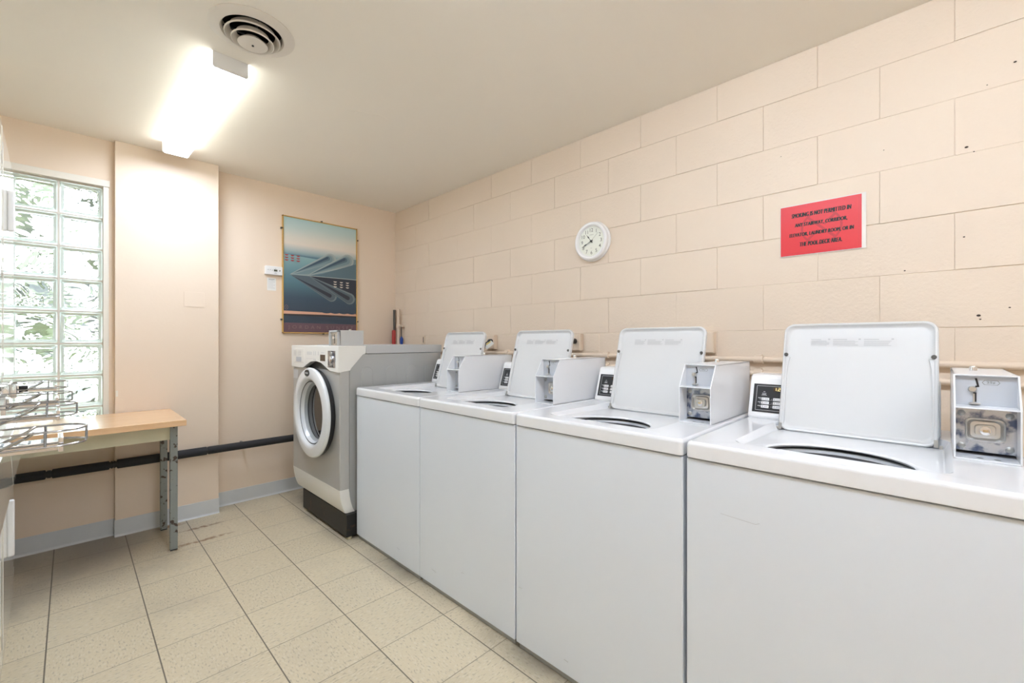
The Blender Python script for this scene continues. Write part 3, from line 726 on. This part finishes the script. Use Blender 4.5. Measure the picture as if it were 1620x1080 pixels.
X0 = 1.235
def washer(yc, label, digits, steel_plate, hw=.334):
    root = empty('washing_machine', (X0 + .35, yc, 0), label, 'washing machine', 'white top loading washers along the block wall')
    P = lambda x, y, z: (X0 + x, yc + y, z)
    B = lambda mb, x0, x1, y0, y1, z0, z1, m=0, **k: mb.box(X0 + x0, X0 + x1, yc + y0, yc + y1, z0, z1, m, **k)
    # cabinet: open at the top, with a set-back toe strip
    c_ = MB(); B(c_, 0, .70, -hw + .0006, hw - .0006, .024, .8785, bev=.004, seg=3, skip='z+')
    def scuff(pts, r):
        c_.tube([(X0 - .0001, p[0], p[1]) for p in pts], r, 1, n=5)
    for a_, b_, r_ in (((.421, .744), (.381, .742), .0005), ((.381, .742), (.335, .7395), .0006), ((.335, .7395), (.326, .744), .0006), ((2.085, .099), (2.059, .094), .0012), ((1.763, .101), (1.726, .096), .001), ((1.533, .169), (1.515, .171), .0008), ((1.175, .246), (1.158, .246), .0012), ((.953, .076), (.935, .074), .0012)):
        if abs((a_[0] + b_[0]) / 2 - yc) < hw: scuff((a_, b_), r_)
    c_.build('cabinet', ['white_panel', 'scuff'], root)
    c_ = MB(); B(c_, .012, .68, -hw + .01, hw - .01, 0, .03); c_.build('toe_strip', 'kick_grey', root)
    c_ = MB(); B(c_, .006, .69, -hw + .006, hw - .006, .874, .884); c_.build('seam', 'dark_gap', root)
    # top deck with a sunken well and the tub opening
    d = MB()
    def L(off, r, z, n=4): return [P(p[0], p[1], z) for p in rrect(.355, 0, .361 - off, hw - .0005 - off, r, n)]
    lv_ = [L(.001, .011, .8815), L(0, .012, .884), L(0, .012, .916), L(.0012, .012, .9215), L(.004, .011, .9258), L(.008, .010, .928)]
    d.loops(lv_)
    well = lambda off, z: [P(p[0], p[1], z) for p in rrect(.302, .015, .236 - off, .222 - off, .04, 5)]
    d.flat([lv_[-1], well(0, .928)])
    tilt = lambda lp, dz=0.0: [(p[0], p[1], .9155 - .013 * max(0.0, p[0] - X0 - .08) / .44 + dz) for p in lp]
    d.loops([well(0, .928), well(.004, .9265), tilt(well(.014, 0), .002), tilt(well(.019, 0))])
    hc = .012
    def hole(off, z):
        pts = []
        r = .162 - off
        for k in range(25):
            a = -PI / 2 + PI * k / 24; pts.append((.142 + r * math.cos(a), hc + r * math.sin(a)))
        for k in range(1, 7):
            a = PI / 2 + (PI / 2) * k / 6; pts.append((.142 + (.056 - off) * math.cos(a), hc + r - (.056 - off) + (.056 - off) * math.sin(a)))
        for k in range(0, 7):
            a = PI + (PI / 2) * k / 6; pts.append((.142 + (.056 - off) * math.cos(a), hc - r + (.056 - off) + (.056 - off) * math.sin(a)))
        return [P(p[0], p[1], z) for p in pts[:-1]]
    d.flat([tilt(well(.019, 0)), tilt(hole(0, 0))])
    d.loops([tilt(hole(0, 0)), tilt(hole(.004, 0), -.002), tilt(hole(.006, 0), -.005), hole(.002, .901)])
    d.build('top_deck', 'white', root, smooth=40)
    # tub seen through the opening
    tb = MB()
    for offs, mi in ((((.002, .9015), (-.008, .899), (-.010, .893)), 1), (((-.010, .893), (-.002, .892), (.000, .880), (-.004, .877)), 2), (((-.004, .877), (-.007, .872), (-.003, .871)), 1), (((-.003, .871), (.004, .868), (.006, .80), (.002, .79), (.002, .55)), 0)):
        tb.loops([hole(o_, z_) for o_, z_ in offs], mi)
    tb.flat([hole(.002, .55)], 0)
    tb.build('tub', ['tub_grey', 'black', 'tub_light'], root)
    # lid, standing open and leaning back
    th_ = math.atan2(1.272 - .9025, 1.835 - 1.738); Lh = .3815; hwid = .2005; ly = .0185
    O = Vector(P(1.738 - X0, ly, .9025))
    ax_u = Vector((0, -1, 0)); ax_w = Vector((math.cos(th_), 0, math.sin(th_))); ax_n = ax_u.cross(ax_w)    # towards the room
    LM = Matrix((ax_u, ax_w, ax_n)).transposed().to_4x4(); LM.translation = O
    def rr(off, r, n_, zoff=0, rb=None):
        pts = rrect(0, Lh / 2, hwid - off, Lh / 2 - off, r, 5); return [(p[0], p[1], n_) for p in pts]
    ld = MB()
    ld.loops([rr(.012, .024, -.018), rr(.003, .030, -.014), rr(0, .032, -.006), rr(0, .032, .004), rr(.0015, .031, .0075), rr(.004, .029, .009), rr(.0075, .026, .008), rr(.010, .024, .004), rr(.0145, .022, -.002), rr(.020, .02, -.0035)], 0, cap0=True, cap1=True, xf=LM)
    for s in (-1, 1):   # cheek that steps the side rim in below the bumper
        ld.prism([(s * (hwid - .008), .015), (s * (hwid - .008), .262), (s * (hwid - .022), .262), (s * (hwid - .017), .235), (s * (hwid - .015), .20), (s * (hwid - .015), .015)], 2, -.003, .0045, 0, bev=.002, xf=LM)
    lid = ld.build('lid', 'lid_inner', root, smooth=40)
    for s in (-1, 1):
        q = MB(); t_ = bmesh.new(); bmesh.ops.create_cone(t_, cap_ends=True, segments=18, radius1=.0068, radius2=.0055, depth=.005)
        q.add(t_, 0, LM @ Matrix.Translation((s * (hwid - .0105), .268, .0095))); q.build('bumper', 'rod', lid)
        q = MB(); q.box(s * (hwid - .006) - .005, s * (hwid - .006) + .005, .002, .024, .0075, .0105, 0, bev=.001, xf=LM)
        q.box(s * (hwid + .004) - .004, s * (hwid + .004) + .004, -.001, .010, -.012, .008, 0, bev=.001, xf=LM); q.build('hinge', 'rivet', lid)
    q = MB(); lz = -.0030
    q.box(-.123, .107, .300, .332, -.0034, lz, 0, xf=LM)
    for cx0 in (-.119, -.057, .025):
        wcol = .056 if cx0 < -.1 else .076
        q.box(cx0, cx0 + wcol * .5, .3245, .3268, lz, lz + .0002, 2, xf=LM)
        q.box(cx0 + wcol - .008, cx0 + wcol - .002, .3245, .3285, lz, lz + .0002, 2, xf=LM)
        for r_ in range(6):
            q.box(cx0, cx0 + wcol * random.uniform(.75, .97), .3045 + .0031 * r_, .3057 + .0031 * r_, lz, lz + .0002, 1, xf=LM)
    q.build('warning_label', ['label_paper', 'label_text', 'print_grey'], lid)
    # control panel
    cpn = MB(); cy0, cy1 = -.186, .330
    prof = [(.545, .9275), (.543, .934), (.588, 1.074), (.594, 1.082), (.604, 1.086), (.70, 1.086), (.708, 1.080), (.708, .9275)]
    cpn.prism([(X0 + a, z) for a, z in prof], 1, yc + cy0, yc + cy1, 0, bev=.006)
    pan = cpn.build('control_panel', 'white_plastic', root)
    F0 = Vector(P(.543, cy1, .934)); su = Vector((0, -1, 0)); sw = Vector((.045, 0, .140)); SL = sw.length; sw.normalize(); sn = su.cross(sw)
    CM = Matrix((su, sw, sn)).transposed().to_4x4(); CM.translation = F0
    def C(mb, u0, u1, w0, w1, n0, n1, m=0, **k): mb.box(u0, u1, w0, w1, n0, n1, m, xf=CM, **k)
    q = MB(); C(q, .014, .40, .017, .123, .0, .0012)
    fp = q.build('face_plate', 'panel_black', pan)
    q = MB()
    for a in ((.024, .39, .024, .0252), (.024, .39, .115, .1162), (.024, .0252, .024, .116), (.3888, .39, .024, .116)): C(q, *a, .0011, .0015)
    C(q, .036, .135, .0625, .0631, .0011, .0014); C(q, .036, .135, .0475, .0481, .0011, .0014)
    for j, wl in enumerate((.0525, .0385, .068)):    # row captions and small print
        C(q, .031, .043, wl + .0005, wl + .003, .0011, .0014)
    for u, w_, ww in ((.050, .094, .006), (.050, .088, .014), (.050, .084, .012), (.050, .081, .018), (.108, .091, .004), (.108, .087, .010), (.108, .082, .012)): C(q, u - ww / 2, u + ww / 2, w_ - .0008, w_ + .0008, .0011, .0014)
    q.build('panel_print', 'panel_grey', fp)
    for j, wl in enumerate((.0665, .0525, .0385)):
        for i, u in enumerate((.0555, .093, .131)):
            q = MB(); C(q, u - .0125, u + .0125, wl - .0052, wl + .0052, .0012, .0032, 0, bev=.0016)
            C(q, u - .003, u + .009, wl - .0012, wl + .0012, .0031, .0034, 1); C(q, u - .009, u - .006, wl - .003, wl + .003, .0031, .0034, 1)
            bt = q.build('button', ['white_plastic', 'print_grey'], fp)
            q = MB(); C(q, u - .0185, u - .0165, wl - .001, wl + .001, .0012, .0022); q.build('indicator', 'panel_grey', fp)
    q = MB(); C(q, .079, .123, .098, .1125, .0012, .0016)
    dp = q.build('display', 'led_off', fp)
    if digits:
        q = MB(); put = lambda mb, u0, u1, w0, w1, m: C(mb, u0, u1, w0, w1, .0016, .002, m)
        seven(q, '1', put, .0815, .0998, .006, .0105, 0); C(q, .0905, .092, .0992, .1007, .0016, .002)
        seven(q, '2', put, .0945, .0998, .006, .0105, 0); seven(q, '5', put, .1070, .0998, .006, .0105, 0)
        q.build('display_digit', 'led', fp)
    # coin box: open-fronted steel shell with a slot plate above and a lock plate below
    bx0, by0, by1, bz = .265, -hw + .018, -hw + .127, .9282
    H1, H2, D = .124, .201, .420; T = .0035
    side = [(0, 0), (0, H1), (.048, H2), (D, H2), (D, 0)]
    cb = MB()
    def S(a, z): return (X0 + bx0 + a, bz + z)
    for ya, yb_ in ((by0, by0 + T), (by1 - T, by1)): cb.prism([S(*p) for p in side], 1, yc + ya, yc + yb_, 0, bev=.001)
    Bx = lambda mb, a0, a1, y0, y1, z0, z1, m=0, **k: mb.box(X0 + bx0 + a0, X0 + bx0 + a1, yc + y0, yc + y1, bz + z0, bz + z1, m, **k)
    Bx(cb, .047, D, by0, by1, H2 - T, H2, 0, bev=.001); Bx(cb, 0, D, by0, by1, 0, T, 0, bev=.001); Bx(cb, D - T, D, by0, by1, 0, H2, 0)
    Bx(cb, .001, .07, by0 + .001, by1 - .001, H1 - .0022, H1 + .0012, 0, bev=.0008)
    # foot lip and small tab on the side near the back
    Bx(cb, D - .055, D - .025, by0 - .0012, by0, H2 - .027, H2 - .016, 0, bev=.0005)
    box = cb.build('coin_box', 'white_box', root)
    dpt = .056
    q = MB(); Bx(q, dpt, dpt + .003, by0 + T, by1 - T, H1 + .001, H2 - T); sp_ = q.build('slot_plate', 'plate_blue', box)
    ymid = by1 - .034
    q = MB(); Y_ = lambda y: yc + y
    xp = X0 + bx0 + dpt
    # bent coin slot, lower slot, knob, tray
    z9 = bz + H1
    q.prism([(Y_(ymid - .003), z9 + .068), (Y_(ymid - .007), z9 + .068), (Y_(ymid - .011), z9 + .047), (Y_(ymid - .004), z9 + .045), (Y_(ymid - .004), z9 + .049), (Y_(ymid - .007), z9 + .050)], 0, xp - .0008, xp, 0)
    q.box(xp - .0008, xp, Y_(ymid - .006), Y_(ymid - .0005), z9 + .010, z9 + .033)
    q.build('coin_slot', 'black', sp_)
    q = MB(); q.lathe([(.0078, 0), (.0078, -.005), (.006, -.008), (.003, -.0085)], (xp, Y_(ymid + .001), z9 + .041), 0, n=20, cap1=True); q.build('return_knob', 'steel_soft', sp_)
    q = MB(); q.box(xp - .012, xp, Y_(ymid - .013), Y_(ymid + .007), z9 + .005, z9 + .008, bev=.001); q.box(xp - .003, xp, Y_(ymid - .003), Y_(ymid - .0), z9 + .008, z9 + .030); q.build('coin_tray', 'steel_soft', sp_)
    q = MB(); hx_ = [(-.015, 0), (-.011, .0055), (.011, .0055), (.015, 0), (.011, -.0055), (-.011, -.0055)]; cyq, czq = Y_(ymid - .030), z9 + .058
    o_l = [(xp - .0003, cyq + p[0], czq + p[1]) for p in hx_]; i_l = [(xp - .0003, cyq + p[0] * .93, czq + p[1] * .88) for p in hx_]
    q.loops([o_l, i_l]); text_fit(q, '25¢', (xp - .0004, cyq, czq), (0, -1, 0), (0, 0, 1), .014, .006, 0, bold=.006)
    q.build('price_mark', 'clock_ink', sp_)
    # lower plate
    q = MB(); Bx(q, dpt + .004, dpt + .007, by0 + T, by1 - T, .012, H1 - .002); lp = q.build('lock_plate', 'steel' if steel_plate else 'plate_blue', box)
    xl = X0 + bx0 + dpt + .004; yk, zk = Y_((by0 + by1) / 2 - (.0 if steel_plate else .012)), bz + .066
    for sy_ in (-1, 1):
        for sz_ in (-1, 1):
            yr = Y_((by0 + by1) / 2 + sy_ * .040)
            q = MB(); q.lathe([(.0075, 0), (.007, -.002), (.004, -.004), (.001, -.0045)], (xl, yr, bz + .064 + sz_ * .040), 0, n=18, cap1=True); q.build('rivet', 'rivet', lp)
    q = MB()
    def sq(h_, w_, r_, x_): return [(x_, yk + p[0], zk + p[1]) for p in rrect(0, 0, w_, h_, r_, 5)]
    q.loops([sq(.029, .034, .012, xl), sq(.028, .033, .012, xl - .005), sq(.025, .030, .011, xl - .006), sq(.020, .025, .010, xl - .001), sq(.014, .018, .008, xl - .002), sq(.013, .017, .008, xl - .012), sq(.011, .015, .007, xl - .013)], 0, cap1=True)
    hs = q.build('lock_housing', 'steel_soft', lp)
    q = MB(); q.lathe([(.010, -.012), (.010, -.016), (.008, -.017), (.001, -.017)], (xl, yk, zk), 0, n=22, cap1=True); q.build('lock_cylinder', 'chrome', lp)
    q = MB(); q.box(xl - .0176, xl - .0168, yk - .0045, yk + .0045, zk - .003, zk + .003); q.build('keyhole', 'brass', lp)
    q = MB()
    for yy in (-.018, .010): q.lathe([(.006, 0), (.001, 0.0001)], (X0 + bx0 + .022, Y_((by0 + by1) / 2 + yy), bz + T + .0003), 2, n=16, cap1=True)
    q.build('drain_hole', 'rod', box)
    q = MB(); q.lathe([(.008, 0), (.008, .010), (.006, .013), (.001, .0135)], (X0 + bx0 + .25, Y_((by0 + by1) / 2 + .012), bz + H2), 2, n=18, cap1=True); q.build('top_lock', 'chrome', box)
    return root
washer(.180, 'nearest white top loading washer, display showing 1.25, steel lock plate on its coin box', True, True)
washer(.858, 'white top loading washer, second from the near end of the row', True, True)
washer(1.5325, 'white top loading washer, second along from the grey front loading machine', False, False)
w1 = washer(2.2125, 'farthest white top loading washer, right beside the grey front loading machine', False, False, hw=.3435)

# ------------------------------------------------------------------ grey front loading machine on its plinth
pl = MB(); pl.box(1.176, 1.88, 2.566, 3.27, .016, .152, 0, bev=.003)
for x in (1.20, 1.85):
    for y in (2.585, 3.24): pl.lathe([(.016, 0), (.016, .018)], (x, y, 0), 2, 1, n=14, cap0=True)
tag(pl.build('plinth', ['plinth', mat('cream_foot', (.55, .50, .33), .5)], origin=(1.5, 2.92, 0)), 'black rust-flecked plinth under the grey front loading machine', 'plinth')
fl = empty('front_load_washer', (1.52, 2.99, .152), 'silver grey front loading machine with round door standing on a black plinth', 'washing machine')
FX, y0, y1 = 1.146, 2.597, 3.385
b = MB(); b.box(FX + .062, 1.90, y0 + .002, y1 - .002, .153, 1.131, bev=.004); body = b.build('cabinet', 'grey_paint', fl)
b = MB(); # pressed arches on the side
for xa in (1.325, 1.493, 1.650, 1.800):
    pts = [(xa - .040, .60)] + [(xa - .040 * math.cos(PI * k / 14), 1.008 + .040 * math.sin(PI * k / 14)) for k in range(15)] + [(xa + .040, .60)]
    pi_ = [(xa + (p[0] - xa) * .93, .604 if p[1] < .7 else 1.008 + (p[1] - 1.008) * .93) for p in pts]
    o3 = [(p[0], y0 + .0018, p[1]) for p in pts]; i3 = [(p[0], y0 - .0012, p[1]) for p in pi_]
    b.loops([o3, i3], cap1=True)
b.build('pressed_arch', 'grey_paint', body)
b = MB(); b.box(FX + .172, 1.905, y0 - .003, y1 + .003, 1.133, 1.187, bev=.004); b.build('top_cover', 'grey_box', fl)
# front panel (grey), with rounded front corner
ZF0, ZF1 = .305, 1.012
b = MB()
def fprof(z, x, back=.060):
    return [(x + back, y0, z), (x + .012, y0, z), (x + .004, y0 + .003, z), (x, y0 + .010, z), (x, y1 - .010, z), (x + .004, y1 - .003, z), (x + .012, y1, z), (x + back, y1, z)]
b.loops([fprof(.300, FX)[:4], fprof(1.030, FX)[:4]], closed=False); b.loops([fprof(.300, FX)[4:], fprof(1.030, FX)[4:]], closed=False)
rc = [(FX, 2.935 + .24 * math.cos(2 * PI * k / 64), .745 + .24 * math.sin(2 * PI * k / 64)) for k in range(64)]
b.flat([[(FX, y0 + .010, .300), (FX, y1 - .010, .300), (FX, y1 - .010, 1.030), (FX, y0 + .010, 1.030)], rc])
b.loops([rc, [(FX + .058, p_[1], p_[2]) for p_ in rc]], cap1=True)
b.build('front_panel', 'grey_front', fl)
b = MB()
b.loops([fprof(z, x) for z, x in ((.1525, FX + .038), (.156, FX + .033), (.18, FX + .022), (.22, FX + .010), (.26, FX + .003), (.300, FX - .001))], cap0=True, cap1=True)
b.build('kick_panel', 'cream_plastic', fl)
# white fascia with arched lower edge and chamfered side cheek
DCY, DCZ, DR = 2.935, .745, .291
b = MB(); xf0, xf1 = FX - .010, FX + .004
low = []
ctl = [(y0, 1.020), (2.72, 1.026), (2.78, 1.046), (2.85, 1.070), (2.935, 1.080), (3.03, 1.072), (3.10, 1.050), (3.16, 1.028), (3.24, 1.026), (y1, 1.030)]
b.prism([(y0, 1.181), (y1, 1.181)][::-1] + ctl, 0, xf0, xf1 + .02, 0, bev=.003)
cheek = [(xf0 + .004, 1.021), (FX + .066, 1.030), (FX + .072, 1.042), (FX + .150, 1.128), (FX + .168, 1.133), (FX + .168, 1.181), (xf0 + .004, 1.181)]
b.prism(cheek, 1, y0 - .002, y0 + .03, 0, bev=.002); b.prism(cheek, 1, y1 - .03, y1 + .002, 0, bev=.002)
b.box(xf0 + .002, FX + .171, y0, y1, 1.136, 1.183, 0, bev=.003)
fas = b.build('control_fascia', 'cream_plastic', fl)
q = MB()
q.box(xf0 - .002, xf0 + .004, 3.14, 3.345, 1.062, 1.160, 0, bev=.002); q.build('dispenser_drawer', 'cream_plastic', fas)
q = MB(); q.box(xf0 - .0032, xf0, 3.185, 3.285, 1.068, 1.102, 0, bev=.002); q.build('dispenser_window', 'plate_blue', fas)
q = MB()
for k in range(6): q.box(xf0 - .0030, xf0, 3.28, 3.33, 1.112 + .006 * k, 1.114 + .006 * k); q.box(xf0 - .0030, xf0, 3.19, 3.255, 1.112 + .006 * k, 1.114 + .006 * k)
for k in range(4): q.box(xf0 - .0006, xf0 + .001, 3.075 - .022 * k, 3.085 - .022 * k, 1.120, 1.142)
for yy in (2.965, 2.94, 2.895): q.box(xf0 - .0006, xf0 + .001, yy - .004, yy + .004, 1.118, 1.145); q.box(xf0 - .0006, xf0 + .001, yy - .006, yy + .006, 1.088, 1.094)
q.box(xf0 - .0006, xf0 + .001, 2.99, 3.10, 1.092, 1.094); q.box(xf0 - .0006, xf0 + .001, 2.795, 2.85, 1.135, 1.139)
q.build('panel_print', 'print_pale', fas)
q = MB(); q.box(xf0 - .001, xf0 + .001, 2.785, 2.862, 1.084, 1.125); q.build('display', 'led_off', fas)
q = MB(); q.box(xf0 - .0015, xf0 + .001, 2.633, 2.742, 1.048, 1.152); lkp = q.build('lock_plate', 'steel', fas)
q = MB(); q.lathe([(.020, 0), (.019, -.010), (.013, -.014), (.001, -.014)], (xf0, 2.688, 1.100), 0, n=24, cap1=True); q.build('lock_cylinder', 'chrome', lkp)
for zz in (1.065, 1.135):
    q = MB(); q.lathe([(.012, 0), (.010, -.004), (.001, -.006)], (xf0 - .001, 2.690, zz), 0, n=18, cap1=True); q.build('rivet', 'rivet', lkp)
# door
dc = (0, DCY, DCZ)
b = MB(); b.lathe([(DR - .012, FX), (DR - .004, FX - .012), (DR - .004, FX - .034), (DR - .016, FX - .037), (.20, FX - .037)], dc, 0, n=96)
door = b.build('door', 'black', fl)
b = MB(); b.lathe([(DR - .010, FX - .030), (DR, FX - .033), (DR + .002, FX - .042), (DR - .004, FX - .052), (DR - .020, FX - .058), (.236, FX - .060), (.222, FX - .057), (.214, FX - .050), (.198, FX - .016), (.196, FX - .012)], dc, 0, n=96)
b.build('door_ring', 'ring_white', door)
b = MB(); b.lathe([(.197, FX - .013), (.194, FX - .006), (.190, FX + .002), (.183, FX + .006), (.178, FX + .004)], dc, 0, n=96); b.build('door_seal', 'seal_grey', door)
b = MB(); b.lathe([(.181, FX + .0042), (.001, FX + .0042)], dc, 0, n=96, cap1=True); b.build('door_glass', 'door_glass', door)
b = MB(); N = 28; bc = Vector((FX - .061, DCY + .02, DCZ + .258))
e0 = [bc + Vector((0, .040 * math.cos(2 * PI * k / N), .022 * math.sin(2 * PI * k / N))) for k in range(N)]
b.loops([[p + Vector((.006, 0, 0)) for p in e0], e0, [bc + (p - bc) * .9 + Vector((-.0015, 0, 0)) for p in e0]], 0, cap1=True)
for k_ in range(7): b.box(bc.x - .0022, bc.x - .0012, bc.y - .024 + .007 * k_, bc.y - .0195 + .007 * k_, bc.z - .004, bc.z + (.004 if k_ % 3 else .007), 1)
b.build('badge', ['badge', 'silver_print'], door)
b = MB(); b.box(FX - .0012, FX + .001, 3.285, 3.368, .945, 1.008, 0)
for k in range(4): b.box(FX - .0016, FX, 3.295, 3.355, .955 + .012 * k, .958 + .012 * k, 1)
b.build('sticker', ['label_paper', 'print_pale'], fl)
# coin box on top
b = MB(); gx0, gx1, gy0, gy1, gz0, gz1 = 1.148, 1.318, 2.630, 2.760, 1.183, 1.280
b.box(gx0 + .012, gx1, gy0, gy1, gz0, gz1, 0, bev=.003)
for a in ((gy0, gy0 + .010, gz0, gz1), (gy1 - .010, gy1, gz0, gz1), (gy0, gy1, gz1 - .012, gz1)): b.box(gx0, gx0 + .02, *a, 0, bev=.002)
gb = b.build('coin_box', 'grey_box', fl)
q = MB(); q.box(gx0 + .010, gx0 + .0125, gy0 + .009, gy1 - .009, gz0, gz1 - .011); sp_ = q.build('slot_plate', 'steel_soft', gb)
q = MB(); ym = (gy0 + gy1) / 2
q.prism([(ym + .004, gz0 + .075), (ym - .002, gz0 + .075), (ym - .004, gz0 + .052), (ym + .002, gz0 + .052)], 0, gx0 + .0092, gx0 + .010); q.box(gx0 + .009, gx0 + .010, ym - .004, ym + .002, gz0 + .01, gz0 + .045); q.build('coin_slot', 'black', sp_)
q = MB(); q.lathe([(.009, .010), (.009, .003), (.001, .002)], (gx0, ym + .006, gz0 + .050), 0, n=18, cap1=True); q.build('return_knob', 'chrome', sp_)
q = MB(); q.box(gx0 + .002, gx0 + .010, ym - .028, ym + .020, gz0 + .008, gz0 + .014, bev=.001); q.build('coin_tray', 'chrome', sp_)
q = MB(); q.lathe([(.008, 0), (.008, .008), (.001, .010)], (gx0 + .11, ym, gz1), 2, n=16, cap1=True); q.build('top_lock', 'chrome', gb)
# ------------------------------------------------------------------ stacked dryers on the left
def dryer(y1_, xface, label, slides):
    r = empty('stacked_dryer', (xface, y1_, 0), label, 'dryer', 'cream stacked dryers along the left wall')
    y0_ = y1_ - .688; X = xface
    b = MB(); b.box(X - .68, X - .022, y0_ + .001, y1_ - .001, 0.0, 1.985, bev=.004); b.build('cabinet', 'cream_gloss', r)
    for (za, zb, hz0, hz1) in ((1.035, 1.975, 1.640, 1.800), (.055, .672, .37, .59)):
        b = MB(); b.box(X - .020, X, y0_ + .006, y1_ - .004, za, zb, 0, bev=.005, seg=3)
        b.box(X - .001, X + .0012, y0_ + .05, y1_ - .05, za + .05, zb - .05, 0, bev=.001)
        dd = b.build('door', 'cream_gloss', r)
        q = MB(); yh = y1_ - .44
        q.box(X, X + .020, yh - .011, yh + .011, hz0, hz1, 0, bev=.006, seg=3); q.build('handle', 'white_plastic', dd)
        for zz in ((za + .10, zb - .10) if za < 1 else (za + .42, zb - .12)):
            q = MB(); q.tube([(X - .004, y1_ - .001, zz - .022), (X - .004, y1_ - .001, zz + .022)], .0055, n=10); q.build('hinge', 'steel_soft', dd)
    b = MB()
    b.box(X - .022, X - .004, y0_ + .002, y1_ - .002, .87, 1.030, 0, bev=.003)
    b.prism([(X - .022, .680), (X + .020, .686), (X + .026, .694), (X + .026, .715), (X + .018, .86), (X - .004, .875), (X - .022, .875)], 1, y0_ + .004, y1_ - .002, 0, bev=.003)
    mid = b.build('control_panel', 'cream_gloss', r)
    for ys in slides:
        q = MB(); q.box(X - .004, X + .016, ys - .060, ys + .045, .965, 1.026, 0, bev=.002); q.box(X + .016, X + .022, ys - .03, ys + .03, .978, 1.018, 0, bev=.001)
        cs = q.build('coin_slide', 'chrome', mid)
        q = MB(); q.box(X + .018, X + .135, ys - .028, ys + .028, .986, 1.004, 0, bev=.001); q.box(X + .128, X + .136, ys - .034, ys + .034, .983, 1.012, 0, bev=.001)
        for k in range(4): q.box(X + .05 + .018 * k, X + .054 + .018 * k, ys - .020, ys + .020, 1.0035, 1.0045, 1)
        q.build('slide_plate', ['chrome', 'black'], cs)
        def U(z):
            pts = [(X, ys + .050, z)] + [(X + .125 + .046 * math.sin(PI * k / 12), ys + .050 * math.cos(PI * k / 12), z) for k in range(13)] + [(X, ys - .050, z)]
            return pts
        q = MB(); q.tube(U(1.028), .0022, n=8); q.tube(U(.998), .0022, n=8)
        q.tube([(X + .171, ys, 1.029), (X + .171, ys, .997)], .0022, n=8)
        for s in (-1, 1): q.tube([(X + .110, ys + s * .05, 1.029), (X + .110, ys + s * .05, .997)], .0022, n=8)
        for s in (-1, 1): q.tube([(X + .095, ys + s * .048, 1.029), (X + .085, ys + s * .044, 1.020), (X + .02, ys + s * .044, .985), (X, ys + s * .044, .982)], .003, n=8)
        q.build('guard', 'guard_wire', cs)
        if ys < 2.5: continue
        q = MB(); q.box(X + .022, X + .048, ys - .045, ys - .031, .990, 1.016, 0, bev=.002); q.build('lock_knob', 'black', cs)
    r.rotation_euler.z = math.radians(1.24)
    return r
tn = math.tan(math.radians(1.24))
dryer(3.030, -.184, 'cream glossy stacked dryer next to the table under the window', (2.90,))
dryer(2.335, -.184 + .695 * tn, 'second cream stacked dryer from the window, chrome coin slides jutting out', (2.25, 1.83))
dryer(1.640, -.184 + 1.39 * tn, 'third cream stacked dryer from the window, nearest chrome coin slide jutting out', (1.32,))

# ------------------------------------------------------------------ camera, world, view
cam = bpy.data.cameras.new('camera'); cam.sensor_fit = 'HORIZONTAL'; cam.sensor_width = 36.0; cam.lens = 36.0 * 686.0 / 1620.0; cam.clip_start = 0.02
co = bpy.data.objects.new('camera', cam); COL.objects.link(co)
co.location = (0, 0, CAMH); co.rotation_euler = (PI / 2, 0, -math.radians(45.5)); sc.camera = co

wd = bpy.data.worlds.new('sky'); sc.world = wd; wd.use_nodes = True
nt = wd.node_tree; bg = nt.nodes['Background']
g = NT(nt); tc = nt.nodes.new('ShaderNodeTexCoord'); sp = nt.nodes.new('ShaderNodeSeparateXYZ'); nt.links.new(tc.outputs['Generated'], sp.inputs[0])
n_ = g.noise(tc.outputs['Generated'], 4, 4)
colr = g.mix(g.ramp(g.math('ADD', sp.outputs[2], g.math('MULTIPLY', n_, .25)), 0.0, .5), (0.86, 0.955, 0.98), (0.82, 0.93, 1.05))
nt.links.new(colr, bg.inputs['Color']); bg.inputs['Strength'].default_value = 2.7

sc.view_settings.view_transform = 'Standard'; sc.view_settings.look = 'None'; sc.view_settings.gamma = 1.0
sc.view_settings.use_curve_mapping = False
sc.view_settings.exposure = 2.0
sc.cycles.use_denoising = True
sc.cycles.max_bounces = 14; sc.cycles.diffuse_bounces = 8; sc.cycles.transmission_bounces = 14; sc.cycles.glossy_bounces = 6
sc.cycles.sample_clamp_indirect = 6.0
